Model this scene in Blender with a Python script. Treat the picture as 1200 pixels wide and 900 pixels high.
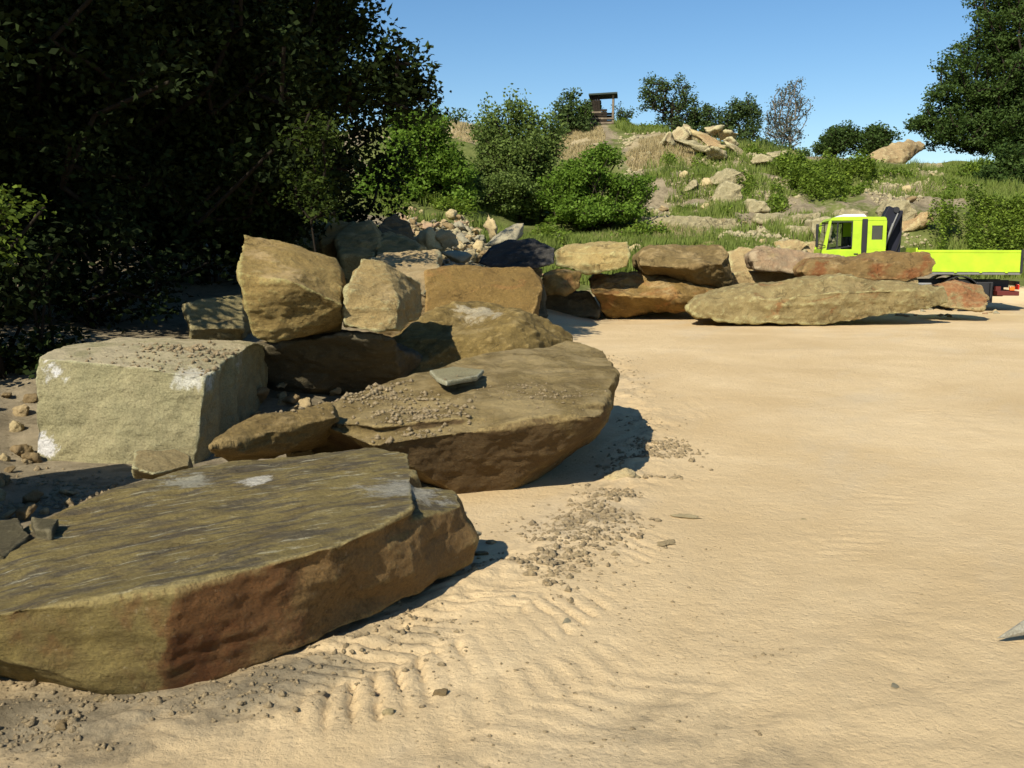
import bpy, bmesh, math, random
import numpy as np
from mathutils import Vector, Matrix

for o in list(bpy.data.objects): bpy.data.objects.remove(o)
C = bpy.context.scene
COL = C.collection
R = math.radians
# ------------------------------------------------------------------ camera
F = 1150.0; HC = 1.7; PITCH = math.atan(160/F)
cd = bpy.data.cameras.new('camera'); cam = bpy.data.objects.new('camera', cd); COL.objects.link(cam)
cd.sensor_width = 36; cd.lens = F/1200*36; cd.clip_start = .05; cd.clip_end = 3000
cam.location = (0, 0, HC); cam.rotation_euler = (R(90)-PITCH, 0, 0)
C.camera = cam
C.render.resolution_x = 1024; C.render.resolution_y = 768
# ------------------------------------------------------------------ light
EL = R(39); TX, TY = .52, .854           # the sun light travels towards +x +y
w = bpy.data.worlds.new('World'); C.world = w; w.use_nodes = True
nt = w.node_tree
sky = nt.nodes.new('ShaderNodeTexSky'); sky.sky_type = 'NISHITA'; sky.sun_disc = False
sky.sun_elevation = EL; sky.sun_rotation = math.atan2(-TX, -TY)
sky.air_density = 1.0; sky.dust_density = .15; sky.ozone_density = 2.6; sky.altitude = 200
bg = nt.nodes['Background']; bg.inputs[1].default_value = .070
hs = nt.nodes.new('ShaderNodeHueSaturation'); hs.inputs['Saturation'].default_value = 1.22; hs.inputs['Value'].default_value = 1.22
nt.links.new(sky.outputs[0], hs.inputs['Color']); nt.links.new(hs.outputs[0], bg.inputs[0])
sl = bpy.data.lights.new('sun', 'SUN'); sl.energy = 5.0; sl.angle = R(.5); sl.color = (1, .93, .80)
so = bpy.data.objects.new('sun', sl); COL.objects.link(so)
so.rotation_euler = Vector((TX*math.cos(EL), TY*math.cos(EL), -math.sin(EL))).to_track_quat('-Z', 'Y').to_euler()
C.view_settings.view_transform = 'Standard'; C.view_settings.look = 'None'
C.view_settings.exposure = 0.5; C.view_settings.gamma = 1
C.view_settings.use_curve_mapping = False

# ------------------------------------------------------------------ noise
def _hash(ix, iy, iz, seed):
    h = (ix.astype(np.int64)*374761393 + iy.astype(np.int64)*668265263 + iz.astype(np.int64)*2147483647 + seed*974634777) & 0xffffffff
    h = ((h ^ (h >> 13))*1274126177) & 0xffffffff
    h = ((h ^ (h >> 16))*2246822519) & 0xffffffff
    h = h ^ (h >> 15)
    return (h & 0xffffff)/float(0xffffff)
def vnoise(p, seed=0):
    f = np.floor(p); t = p-f; f = f.astype(np.int64); t = t*t*(3-2*t)
    r = 0
    for dx in (0, 1):
        wx = t[:, 0] if dx else 1-t[:, 0]
        for dy in (0, 1):
            wy = t[:, 1] if dy else 1-t[:, 1]
            for dz in (0, 1):
                wz = t[:, 2] if dz else 1-t[:, 2]
                r = r + wx*wy*wz*_hash(f[:, 0]+dx, f[:, 1]+dy, f[:, 2]+dz, seed)
    return r*2-1
def fbm(p, octv=4, seed=0, gain=.5, lac=2.03):
    a = 1; r = 0; s = 0; q = p.copy()
    for i in range(octv):
        r = r + a*vnoise(q, seed+i*17); s += a; a *= gain; q = q*lac + 11.3
    return r/s
_RM = np.array(Matrix.Rotation(.7, 3, Vector((.4, .8, .3)).normalized())@Matrix.Rotation(1.1, 3, Vector((.9, -.1, .5)).normalized()))
def facet(p, seed=0):
    """piecewise flat noise: linear inside the six tetrahedra of every lattice cell, so it makes planes and creases"""
    q = p@_RM.T; f = np.floor(q); t = q-f; f = f.astype(np.int64)
    o = np.argsort(-t, axis=1); ts = np.take_along_axis(t, o, 1)
    c = f.copy(); v = _hash(c[:, 0], c[:, 1], c[:, 2], seed)*(1-ts[:, 0]); ar = np.arange(len(p))
    for k in range(3):
        c[ar, o[:, k]] += 1
        w_ = ts[:, k]-(ts[:, k+1] if k < 2 else 0)
        v = v+_hash(c[:, 0], c[:, 1], c[:, 2], seed)*w_
    return v*2-1
def p2(x, y, z=None):
    return np.stack([x, y, np.zeros_like(x) if z is None else z], 1)

# ------------------------------------------------------------------ survey helpers (photo pixel of 1200x900 -> point in the place)
cp, sp_ = math.cos(PITCH), math.sin(PITCH)
def ray(px, py):
    a = (px-600)/F; b = (450-py)/F
    return Vector((a, cp+b*sp_, -sp_+b*cp))
def Z(px, py, z):
    d = ray(px, py); t = (z-HC)/d.z
    return Vector((0, 0, HC))+d*t
def D(px, py, y):
    d = ray(px, py); return Vector((0, 0, HC))+d*(y/d.y)
def Wx(px, y, z=0): return (px-600)/F*(y*cp+(HC-z)*sp_)

# ------------------------------------------------------------------ terrain
PX = np.array([-900, -200, 20, 300, 450, 540, 620, 700, 780, 860, 950, 1050, 1150, 1400, 2200], float)
rows = [
 (1.0, [0]*15),
 (5.2, [1.0,.2,0, 0, 0, 0, 0, 0, 0, 0, 0, 0, 0, 0, 0]),
 (7.6, [1.5, .7,.02,0, 0, 0, 0, 0, 0, 0, 0, 0, 0, 0, 0]),
 (8.6, [1.8,1.0,.2,.1,0, 0, 0, 0, 0, 0, 0, 0, 0, 0, 0]),
 (9.7, [2.0,1.3,.50,.32,.1, 0, 0, 0, 0, 0, 0, 0, 0, 0, 0]),
 (12.5,[2.4,1.6,.8,.62,.35,.05,0, 0, 0, 0, 0, 0, 0, 0, 0]),
 (18,  [2.8,2.0,1.5,1.4,1.2,.5, 0, 0, 0, 0, 0, 0, 0, 0, .3]),
 (24,  [3.0,2.4,2.0,1.9,1.5,.9,.35,0, 0, 0, 0, 0, 0, 0, .6]),
 (27,  [3.2,2.8,2.6,2.4,2.2,1.5,.9,.5,.4,.3, 0, 0, 0, 0, .8]),
 (30,  [3.6,3.3,3.1,3.0,2.7,2.3,1.6,1.5,1.4,1.3,.7, 0, 0, 0, 1.2]),
 (33,  [4.0,3.7,3.6,3.5,3.4,3.0,2.1,2.0,2.05,2.1,1.9,1.3,1.0,1.4,2.0]),
 (37,  [4.4,4.2,4.1,4.0,4.0,3.7,2.7,2.7,2.9,3.1,3.1,3.1,2.9,3.0,3.0]),
 (43,  [5.0,5.0,5.0,5.0,5.2,5.2,4.6,4.7,5.0,5.0,4.6,4.4,4.3,4.5,4.5]),
 (48,  [5.5,5.6,5.8,6.2,6.6,6.6,6.0,6.6,6.9,6.4,5.7,5.4,5.4,5.8,6]),
 (53,  [6.0,6.2,6.6,7.2,7.9,8.0,6.9,8.1,7.5,6.9,6.3,6.0,6.0,6.6,7]),
 (57,  [6.2,6.5,6.9,7.5,8.2,8.4,7.3,8.6,7.6,7.0,6.5,6.3,6.3,6.8,7]),
 (66,  [6.2,6.5,6.9,7.4,7.8,7.9,7.2,7.6,7.2,6.6,6.2,6.2,6.2,6.6,7]),
 (90,  [6]*15), (140, [4.5]*15), (3000, [4.0]*15)]
RD = np.array([r[0] for r in rows]); RT = np.array([r[1] for r in rows], float)
LRD = np.log(RD)
def Hbase(x, y):
    x = np.asarray(x, float); y = np.maximum(np.asarray(y, float), 1.01)
    px = 600+x/(y+.2)*F/1.0
    i = np.clip(np.searchsorted(PX, px)-1, 0, len(PX)-2); u = np.clip((px-PX[i])/(PX[i+1]-PX[i]), 0, 1)
    ly = np.log(y); j = np.clip(np.searchsorted(RD, y)-1, 0, len(RD)-2); v = np.clip((ly-LRD[j])/(LRD[j+1]-LRD[j]), 0, 1)
    us = u*u*(3-2*u)*.5+u*.5; vs = v*v*(3-2*v)*.35+v*.65
    return (RT[j, i]*(1-us)+RT[j, i+1]*us)*(1-vs)+(RT[j+1, i]*(1-us)+RT[j+1, i+1]*us)*vs

def path_st(x, y, pts):
    best = np.full(x.shape, 1e9); s = np.zeros_like(x); t = np.zeros_like(x); acc = 0
    for (ax, ay), (bx, by) in zip(pts[:-1], pts[1:]):
        L = math.hypot(bx-ax, by-ay); ux, uy = (bx-ax)/L, (by-ay)/L
        q = np.clip((x-ax)*ux+(y-ay)*uy, 0, L)
        dx = x-ax-q*ux; dy = y-ay-q*uy; d = np.hypot(dx, dy); m = d < best
        best[m] = d[m]; s[m] = acc+q[m]; t[m] = (d*np.sign(dx*uy-dy*ux))[m]; acc += L
    return s, t
def gp(l):
    r = []
    for a, b in l:
        v = Z(a, b, 0); r.append((v.x, v.y))
    q = r
    for _ in range(2):                                   # round the corners
        n = [q[0]]
        for a, b in zip(q[:-1], q[1:]):
            n.append((a[0]*.75+b[0]*.25, a[1]*.75+b[1]*.25)); n.append((a[0]*.25+b[0]*.75, a[1]*.25+b[1]*.75))
        n.append(q[-1]); q = n
    return q
TR1 = gp([(-250, 1060), (60, 930), (280, 855), (470, 785), (620, 715), (720, 630), (780, 560), (830, 500), (860, 430), (870, 395)])
TR2 = gp([(250, 1010), (560, 870), (800, 770), (960, 650), (1050, 540), (1070, 460), (1060, 400)])
TR3 = gp([(700, 1050), (1000, 850), (1180, 700), (1300, 560), (1350, 470), (1340, 410)])
TR4 = gp([(1500, 640), (1250, 520), (1050, 440), (960, 400), (900, 385)])
CLOD = gp([(-150, 830), (60, 860), (200, 850), (420, 770), (560, 690), (680, 620), (735, 560), (765, 500), (740, 460), (720, 420)])
def sstep(a, b, v):
    t = np.clip((v-a)/(b-a), 0, 1); return t*t*(3-2*t)
def H(x, y, fine=True):
    x = np.atleast_1d(np.asarray(x, float)); y = np.atleast_1d(np.asarray(y, float))
    h = Hbase(x, y)
    hill = sstep(.15, 1.2, h)
    far = sstep(20, 40, y)
    h = h+hill*(.35*fbm(p2(x*.22, y*.22), 4, 3)*(.3+.7*far)+.10*fbm(p2(x*.9, y*.9), 4, 5))
    # cut ledges in the quarry slope
    q = (y-33)/20*6+.9*fbm(p2(x*.12, y*.12), 3, 9)
    h = h+far*sstep(33, 36, y)*(1-sstep(50, 54, y))*.28*(sstep(.35, .65, q-np.floor(q))-(q-np.floor(q)))
    h = h+far*sstep(30, 34, y)*(1-.6*sstep(49, 54, y))*(.20*facet(p2(x*.55, y*.75), 14)+.12*facet(p2(x*1.5+.4*y, y*1.3), 15)+.05*facet(p2(x*3.3, y*2.5), 16))
    flat = 1-hill
    h = h+.022*fbm(p2(x*.55, y*.55), 3, 21)*flat
    if fine:
        m = (y < 32) & (y > 2) & (np.abs(x) < 12)
        if m.any():
            xs, ys = x[m], y[m]; add = .005*fbm(p2(xs*5, ys*5), 4, 31)+.012*sstep(5.5, 3, ys)*facet(p2(xs*3.1+.3*fbm(p2(xs*2, ys*2), 2, 35), ys*4.5), 34)+.005*sstep(7.5, 3, ys)*facet(p2(xs*9, ys*9), 36)
            wob = .05*fbm(p2(xs*1.1, ys*1.1), 2, 33)
            for k, (P, wd, dep, lug, per, sl_) in enumerate(((TR1, .40, .010, .021, .115, 1.3), (TR2, .34, .006, .007, .15, -.9), (TR3, .36, .004, .004, .2, .6), (TR4, .5, .006, .004, .22, -.5))):
                s, t = path_st(xs, ys, P); t = t+wob
                pat = ((.25+.75*sstep(4.9, 3.9, ys)) if k == 0 else 1)*.10+((.30+.7*sstep(4.9, 3.9, ys)) if k == 0 else 1)*.90*sstep(-.15, .45, fbm(p2(xs*1.1, ys*1.1), 4, 44+k)+(.22*sstep(4.5, 3.9, ys) if k == 0 else 0))
                for c in ((0.,) if k in (0,) else (-.02, 1.75)):
                    tt = t-c; win = sstep(wd, wd*.78, np.abs(tt))
                    ph = s/per*(1+.0*k)+np.abs(tt)*sl_/per*.5+(.30 if k == 0 else .9)*fbm(p2(xs*2.2, ys*2.2), 3, 50+k)
                    ph = ph+.5*(tt > 0)
                    l = sstep(-.35, .45, np.sin(ph*2*math.pi)) if k else 1-1.5*sstep(.35, .95, np.sin(ph*2*math.pi)+.5*fbm(p2(xs*7, ys*7), 3, 57))*(.15+.85*sstep(-.3, .3, fbm(p2(xs*4, ys*4), 3, 58)))
                    add += win*pat*(-dep*.5+lug*(l-.5))
                    rim = np.exp(-((np.abs(tt)-wd*1.12)/.07)**2); add += rim*dep*.5*pat
            s, t = path_st(xs, ys, CLOD)
            cl = np.exp(-(t/.26)**2)
            add += cl*(.025+.030*fbm(p2(xs*4, ys*4), 4, 61)+.020*facet(p2(xs*9, ys*9), 62)+.010*facet(p2(xs*23, ys*23), 63))
            h[m] += add*(1-hill[m])
    return h
def H1(x, y): return float(H(x, y)[0])
def GR(px, y, dz=0):
    x = Wx(px, y, 0)
    for _ in range(3):
        z = H1(x, y); x = Wx(px, y, z)
    return Vector((x, y, z+dz))

def HIT(px, py, y0=24):
    """where the photo ray meets the slope"""
    d = ray(px, py); yy = np.arange(y0, 70, .1); x = d.x/d.y*yy; zr_ = HC+d.z/d.y*yy
    h = H(x, yy); k = np.argmax(h > zr_) if (h > zr_).any() else int(np.argmin(zr_-h)); return float(yy[k])
# ------------------------------------------------------------------ shader helpers
class NT:
    def __init__(s, name, rough=.9, spec=.15):
        s.m = bpy.data.materials.new(name); s.m.use_nodes = True; s.t = s.m.node_tree; s.n = s.t.nodes
        s.b = s.n['Principled BSDF']; s.b.inputs['Roughness'].default_value = rough
        s.b.inputs['Specular IOR Level'].default_value = spec
        s.co = s.n.new('ShaderNodeTexCoord'); s.geo = s.n.new('ShaderNodeNewGeometry')
        s.vec = s.co.outputs['Object']
    def link(s, a, b): s.t.links.new(a, b)
    def inp(s, sock, v):
        if hasattr(v, 'links') or hasattr(v, 'is_linked'): s.link(v, sock)
        elif isinstance(v, (tuple, list)) and len(v) == 3 and sock.type == 'RGBA': sock.default_value = (*v, 1)
        else: sock.default_value = v
    def noise(s, scale, detail=6, rough=.6, vec=None, dist=0, stretch=None, rot=None):
        v = vec or s.vec
        if stretch or rot:
            mp = s.n.new('ShaderNodeMapping'); s.link(v, mp.inputs[0])
            if stretch: mp.inputs['Scale'].default_value = stretch
            if rot:
                m0 = s.n.new('ShaderNodeMapping'); s.link(v, m0.inputs[0]); m0.inputs['Rotation'].default_value = rot; s.link(m0.outputs[0], mp.inputs[0])
            v = mp.outputs[0]
        n = s.n.new('ShaderNodeTexNoise'); s.link(v, n.inputs['Vector'])
        n.inputs['Scale'].default_value = scale; n.inputs['Detail'].default_value = detail
        n.inputs['Roughness'].default_value = rough; n.inputs['Distortion'].default_value = dist
        return n.outputs['Fac']
    def vor(s, scale, feat='F1'):
        n = s.n.new('ShaderNodeTexVoronoi'); s.link(s.vec, n.inputs['Vector']); n.inputs['Scale'].default_value = scale
        n.feature = feat; return n.outputs['Distance']
    def rng(s, v, a, b, c=0., d=1.):
        n = s.n.new('ShaderNodeMapRange'); n.inputs[1].default_value = a; n.inputs[2].default_value = b
        n.inputs[3].default_value = c; n.inputs[4].default_value = d; n.interpolation_type = 'SMOOTHSTEP'
        s.link(v, n.inputs[0]); return n.outputs[0]
    def mul(s, a, b, op='MULTIPLY'):
        n = s.n.new('ShaderNodeMath'); n.operation = op; s.inp(n.inputs[0], a); s.inp(n.inputs[1], b); return n.outputs[0]
    def mix(s, f, a, b, mode='MIX'):
        n = s.n.new('ShaderNodeMix'); n.data_type = 'RGBA'; n.blend_type = mode
        s.inp(n.inputs[0], f); s.inp(n.inputs[6], a); s.inp(n.inputs[7], b); return n.outputs[2]
    def bump(s, h, dist, strength=1, prev=None):
        n = s.n.new('ShaderNodeBump'); n.inputs['Distance'].default_value = dist; n.inputs['Strength'].default_value = strength
        s.link(h, n.inputs['Height'])
        if prev: s.link(prev, n.inputs['Normal'])
        return n.outputs[0]
    def spot(s, c, r, soft=.5, sc=4, amt=.6):
        """blotch: noisy ball of radius r around the object-space point c"""
        a = s.n.new('ShaderNodeVectorMath'); a.operation = 'DISTANCE'; s.link(s.vec, a.inputs[0]); a.inputs[1].default_value = c
        n = s.noise(1.1/r, 8, .72, dist=.6)
        q = s.mul(a.outputs['Value'], s.mul(s.mul(n, .5, 'SUBTRACT'), 4.2*r), 'ADD')
        return s.rng(q, r*(1+soft*.7), r*(1-soft*.7))
    def nz(s):
        n = s.n.new('ShaderNodeSeparateXYZ'); s.link(s.geo.outputs['Normal'], n.inputs[0]); return n.outputs['Z']
    def nx(s):
        n = s.n.new('ShaderNodeSeparateXYZ'); s.link(s.geo.outputs['Normal'], n.inputs[0]); return n.outputs['X']
    def attr(s, name):
        n = s.n.new('ShaderNodeAttribute'); n.attribute_name = name
        q = s.n.new('ShaderNodeSeparateColor'); s.link(n.outputs['Color'], q.inputs[0]); return q.outputs
    def out(s, col, nrm=None):
        s.inp(s.b.inputs['Base Color'], col)
        if nrm: s.link(nrm, s.b.inputs['Normal'])
        return s.m
def simple(name, col, rough=.5, spec=.4, metal=0, var=.15, vs=3):
    t = NT(name, rough, spec); t.b.inputs['Metallic'].default_value = metal
    n = t.rng(t.noise(vs, 5), .3, .7)
    return t.out(t.mix(n, tuple(c*(1-var) for c in col), tuple(c*(1+var*.6) for c in col)))

def rock_mat(name, c1, c2, c3, dust=.5, dustc=(.40, .30, .175), rust=None, rustamt=.5, pale=.25, palec=(.46, .40, .27), bump=1., streak=None, spots=(), sc=1., wear=1., crack=1., tint=(1.05, 1.02, .80)):
    c1, c2, c3, dustc, palec = [tuple(a*b for a, b in zip(c, tint)) for c in (c1, c2, c3, dustc, palec)]
    t = NT(name, .88, .18)
    a = t.rng(t.noise(1.3*sc, 8, .62, dist=.6), .33, .67); b = t.rng(t.noise(3.7*sc, 9, .68, dist=.3), .36, .68)
    col = t.mix(a, c1, c2); col = t.mix(t.mul(b, .65), col, c3)
    if rust:
        r = t.rng(t.noise(1.7*sc, 7, .6, stretch=(1, 1, 1.8), dist=.8), .62-rustamt*.25, .74-rustamt*.25)
        col = t.mix(t.mul(r, .8), col, rust)
    if streak:
        rot, s1, s2, cs = streak
        st = t.rng(t.noise(1., 7, .7, stretch=(s1, s2, s2), rot=(0, 0, rot), dist=.25), .44, .60)
        up = t.rng(t.nz(), .72, .9)
        col = t.mix(t.mul(t.mul(st, up), .75), col, cs[0])
        st2 = t.rng(t.noise(1.7, 7, .72, stretch=(s1, s2*1.3, s2), rot=(0, 0, rot+.04), dist=.35), .55, .66)
        col = t.mix(t.mul(t.mul(st2, up), .8), col, cs[1])
    pl = t.rng(t.noise(5.3*sc, 10, .74, dist=1.2), .63, .72)
    col = t.mix(t.mul(pl, pale*2.0), col, palec)
    for sp_c in spots:
        c, r_, cc, am = sp_c[:4]; k_ = t.mul(t.spot(c, r_), am)
        if len(sp_c) > 4: k_ = t.mul(k_, t.mul(t.rng(t.nz(), .75, .45), t.rng(t.nx(), sp_c[4], sp_c[4]+.22)))       # a stain of one broken side face
        col = t.mix(k_, col, cc)
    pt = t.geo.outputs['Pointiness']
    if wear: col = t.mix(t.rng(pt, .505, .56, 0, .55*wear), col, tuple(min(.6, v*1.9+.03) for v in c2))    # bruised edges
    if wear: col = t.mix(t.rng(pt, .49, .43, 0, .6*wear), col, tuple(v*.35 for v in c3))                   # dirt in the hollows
    ck = t.n.new('ShaderNodeTexVoronoi'); ck.feature = 'DISTANCE_TO_EDGE'; ck.inputs['Scale'].default_value = 2.3*sc
    wp = t.n.new('ShaderNodeVectorMath'); wp.operation = 'ADD'; nzc = t.n.new('ShaderNodeTexNoise'); nzc.inputs['Scale'].default_value = 3*sc; nzc.inputs['Detail'].default_value = 7; nzc.inputs['Roughness'].default_value = .7
    t.link(t.vec, nzc.inputs['Vector']); t.link(t.vec, wp.inputs[0]); t.link(nzc.outputs['Color'], wp.inputs[1]); t.link(wp.outputs[0], ck.inputs['Vector'])
    crk = t.mul(t.rng(ck.outputs['Distance'], .022, .0), t.rng(t.noise(1.9*sc, 4, .6), .52, .62, 0, crack))
    col = t.mix(t.mul(crk, .75), col, tuple(v*.3 for v in c3))
    # mineral speckle
    sp = t.noise(70, 4, .7); col = t.mix(t.rng(sp, .35, .72, 0, .42), col, (.06, .045, .025), 'MIX')
    sp2 = t.noise(33, 5, .75); col = t.mix(t.rng(sp2, .6, .75, 0, .35), col, (.55, .48, .33))
    if dust:
        d = t.mul(t.rng(t.nz(), .55, .93), t.rng(t.noise(2.4*sc, 8, .66, dist=.4), .60-dust*.35, .78-dust*.25))
        col = t.mix(t.mul(d, .85), col, dustc)
    n = t.bump(t.noise(7*sc, 12, .74, dist=.3), .07*bump, .9)
    n = t.bump(t.mul(crk, -1), .02, .8, n)
    n = t.bump(t.rng(t.noise(15*sc, 6, .6, dist=1.0), .45, .55), .010*bump, .6, n)
    n = t.bump(t.noise(42, 8, .78), .014*bump, .9, n)
    n = t.bump(t.noise(9, 10, .65, stretch=(.5, .5, 3.2)), .018*bump, .7, n)
    return t.out(col, n)

# ------------------------------------------------------------------ object helpers
def tag(o, label=None, cat=None, group=None, kind=None):
    if label: o['label'] = label
    if cat: o['category'] = cat
    if group: o['group'] = group
    if kind: o['kind'] = kind
    return o
def link(name, me, mat=None, parent=None, loc=None):
    o = bpy.data.objects.new(name, me); COL.objects.link(o)
    if mat is not None and me is not None: me.materials.append(mat)
    if parent: o.parent = parent
    if loc is not None: o.location = loc
    return o
def empty(name, loc, rz=0):
    o = bpy.data.objects.new(name, None); COL.objects.link(o); o.location = loc; o.rotation_euler = (0, 0, rz); o.empty_display_size = .2
    return o
def mesh_np(name, V, faces, n):
    """V (N,3); faces (M,n) index array"""
    me = bpy.data.meshes.new(name); V = np.ascontiguousarray(V, np.float32); faces = np.ascontiguousarray(faces, np.int32)
    me.vertices.add(len(V)); me.vertices.foreach_set('co', V.ravel())
    me.loops.add(faces.size); me.loops.foreach_set('vertex_index', faces.ravel())
    me.polygons.add(len(faces)); me.polygons.foreach_set('loop_start', np.arange(0, faces.size, n, dtype=np.int32))
    me.update(calc_edges=True); me.validate()
    return me
def smooth(me): me.polygons.foreach_set('use_smooth', [True]*len(me.polygons)); return me

def hull_bm(pts):
    bm = bmesh.new()
    for p in pts: bm.verts.new(p)
    r = bmesh.ops.convex_hull(bm, input=bm.verts)
    bmesh.ops.delete(bm, geom=[g for g in set(r['geom_interior']+r['geom_unused']) if isinstance(g, bmesh.types.BMVert)], context='VERTS')
    bmesh.ops.recalc_face_normals(bm, faces=bm.faces)
    return bm
def rock_mesh(name, hulls, vox, seed, a_big=.03, a_fac=.04, a_fine=.008, s=1., strata=.01, tilt=(0, 0, 1), mod=None, loc=None):
    me = bpy.data.meshes.new(name); bm = bmesh.new()
    allp = [Vector(p) for h in hulls for p in h]
    lo = Vector([min(p[i] for p in allp) for i in range(3)]); hi = Vector([max(p[i] for p in allp) for i in range(3)])
    c = loc if loc is not None else Vector(((lo.x+hi.x)/2, (lo.y+hi.y)/2, lo.z))
    for h in hulls:
        b = hull_bm([Vector(p)-c for p in h]); t = bpy.data.meshes.new('t'); b.to_mesh(t); b.free(); bm.from_mesh(t); bpy.data.meshes.remove(t)
    bm.to_mesh(me); bm.free()
    o = bpy.data.objects.new('tmp', me); COL.objects.link(o)
    m = o.modifiers.new('r', 'REMESH'); m.mode = 'VOXEL'; m.voxel_size = vox
    dg = bpy.context.evaluated_depsgraph_get()
    me2 = bpy.data.meshes.new_from_object(o.evaluated_get(dg)); me2.name = name
    bpy.data.objects.remove(o); bpy.data.meshes.remove(me)
    n = len(me2.vertices); V = np.empty(n*3, np.float32); N = np.empty(n*3, np.float32)
    me2.vertices.foreach_get('co', V); me2.vertices.foreach_get('normal', N)
    V = V.reshape(-1, 3).astype(float); N = N.reshape(-1, 3).astype(float)
    off = np.array([seed*3.7, seed*1.9, seed*5.3])
    q = V*s+off
    wv = np.stack([fbm(q*1.1, 3, seed+101), fbm(q*1.1, 3, seed+102), fbm(q*1.1, 3, seed+103)], 1)
    d = a_big*.45*fbm(q*1.3, 3, seed)+a_fac*1.25*facet((q+.10*wv)*1.7, seed+5)+a_fac*.75*facet((q+.06*wv)*4.4, seed+7)+a_fac*.34*facet(q*11, seed+8)+a_fac*.16*facet(q*27, seed+18)+a_fine*1.3*fbm(q*9, 6, seed+9, .68)
    tz = V@np.array(Vector(tilt).normalized())
    side = np.clip(1-np.abs(N@np.array(Vector(tilt).normalized())), 0, 1)
    lay = vnoise(np.stack([tz*9*s+.6*wv[:, 0], V[:, 0]*.4*s, V[:, 1]*.4*s], 1)+off, seed+11)
    lay2 = vnoise(np.stack([tz*26*s+.6*wv[:, 0], V[:, 0]*1.3*s, V[:, 1]*1.3*s], 1)+off, seed+12)
    d = d+side*strata*(lay+.5*lay2)
    V2 = V+N*d[:, None]
    if mod: V2 = mod(V2, V, N)
    me2.vertices.foreach_set('co', V2.astype(np.float32).ravel()); me2.update(); smooth(me2)
    return me2, c
def rock(name, label, hulls, vox, seed, mat, group=None, cat='boulder', **k):
    me, c = rock_mesh(name, hulls, vox, seed, **k); me.materials.clear()
    o = link(name, me, mat, loc=c); return tag(o, label, cat, group)
def dn(p, z, dx=0, dy=0): return Vector((p.x+dx, p.y+dy, z))

# ------------------------------------------------------------------ ground sheet
def axis(a, b, s0, k, c0, c1):
    """positions from a to b, step s0 inside [c0,c1], growing outside"""
    r = [c0]
    while r[-1] < c1: r.append(r[-1]+s0)
    v = r[-1]
    while v < b: v += s0+k*(v-c1); r.append(v)
    l = []; v = c0
    while v > a: v -= s0+k*(c0-v); l.append(v)
    return np.array(l[::-1]+r)
xs = axis(-1500, 1500, .017, .018, -2.6, 2.8)
ys_ = [-1500, -400, -100, -30, -8, -2, 0, 1, 1.8, 2.4, 2.7]
while ys_[-1] < 1600: ys_.append(ys_[-1]+max(.014, .0047*ys_[-1]) if ys_[-1] < 62 else ys_[-1]*1.05)
ys = np.array(ys_)
nx, ny = len(xs), len(ys)
XX, YY = np.meshgrid(xs, ys); X = XX.ravel(); Y = YY.ravel()
HH = H(X, Y)
ii = np.arange(nx*ny).reshape(ny, nx)
Fc = np.stack([ii[:-1, :-1].ravel(), ii[:-1, 1:].ravel(), ii[1:, 1:].ravel(), ii[1:, :-1].ravel()], 1)
gme = mesh_np('ground', np.stack([X, Y, HH], 1), Fc, 4); smooth(gme)
hb = Hbase(X, Y)
pxv = 600+X/(Y+.2)*F
def blob(cx, cy, rx, ry):                                # patch on the slope, centre (photo column, distance)
    return np.exp(-(((pxv-cx)/rx)**2+((Y-cy)/ry)**2))
slope = sstep(.12, .8, hb)*sstep(22, 26, Y)
nz1 = fbm(p2(X*.35, Y*.35), 4, 71); nz2 = fbm(p2(X*1.3, Y*1.3), 4, 72)
green = .15+.9*sum(blob(*b) for b in ((700, 31, 170, 3.5), (520, 40, 90, 12), (650, 40, 130, 8), (960, 42, 70, 5), (1150, 34, 120, 3), (740, 53, 30, 4), (1040, 48, 120, 3.5), (1180, 43, 80, 5), (850, 47, 60, 2), (880, 31, 80, 3), (950, 34, 60, 2.5)))
bare = sum(blob(*b) for b in ((790, 43, 45, 5), (850, 38, 60, 4.5), (900, 45, 40, 2.5), (1070, 41, 70, 5), (1000, 32.5, 120, 2), (930, 36, 60, 2), (755, 50, 20, 2.5), (560, 28, 60, 3)))
dryb = sum(blob(*b) for b in ((675, 50, 30, 4), (800, 48.5, 60, 2.2), (550, 53, 40, 5), (840, 50, 60, 2), (890, 52, 60, 2), (760, 46, 30, 2)))
gm = np.clip(.12+green*1.2-bare*.85-dryb*.9+.6*nz1+.55*nz2, 0, 1)*slope
dm = np.clip(dryb*1.3+.5*nz2, 0, 1)*slope
s_, t_ = path_st(X, Y, CLOD)
cl = np.exp(-(t_/.34)**2)*np.clip(.55+.9*fbm(p2(X*2.2, Y*2.2), 4, 81), 0, 1)*(Y < 14)
leftdirt_shade = sstep(-2.3, -3.2, X+.25*nz2)*sstep(5.2, 6.0, Y)*(Y < 24)  # dirt zone; its dark tone also paints the shade by the green block
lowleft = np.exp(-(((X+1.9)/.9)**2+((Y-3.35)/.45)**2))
soil = np.clip(cl*.6+.95*leftdirt_shade+.5*lowleft+sstep(-.6, -1.0, X)*sstep(5.9, 6.3, Y)*(Y < 14)+.42*sstep(5.6, 3.2, Y)*np.clip(.55+.9*fbm(p2(X*1.4, Y*1.4), 4, 83), 0, 1)*sstep(2.6, .6, X)+sstep(.15, .5, hb)*(Y < 24)*.9, 0, 1)+slope*np.clip(1.1+.25*nz1, 0, 1)
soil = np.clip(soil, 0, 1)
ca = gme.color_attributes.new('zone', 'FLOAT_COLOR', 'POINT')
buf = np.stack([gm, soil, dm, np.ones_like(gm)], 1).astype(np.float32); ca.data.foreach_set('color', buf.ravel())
t = NT('ground_earth', .95, .08)
z = t.attr('zone')
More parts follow.
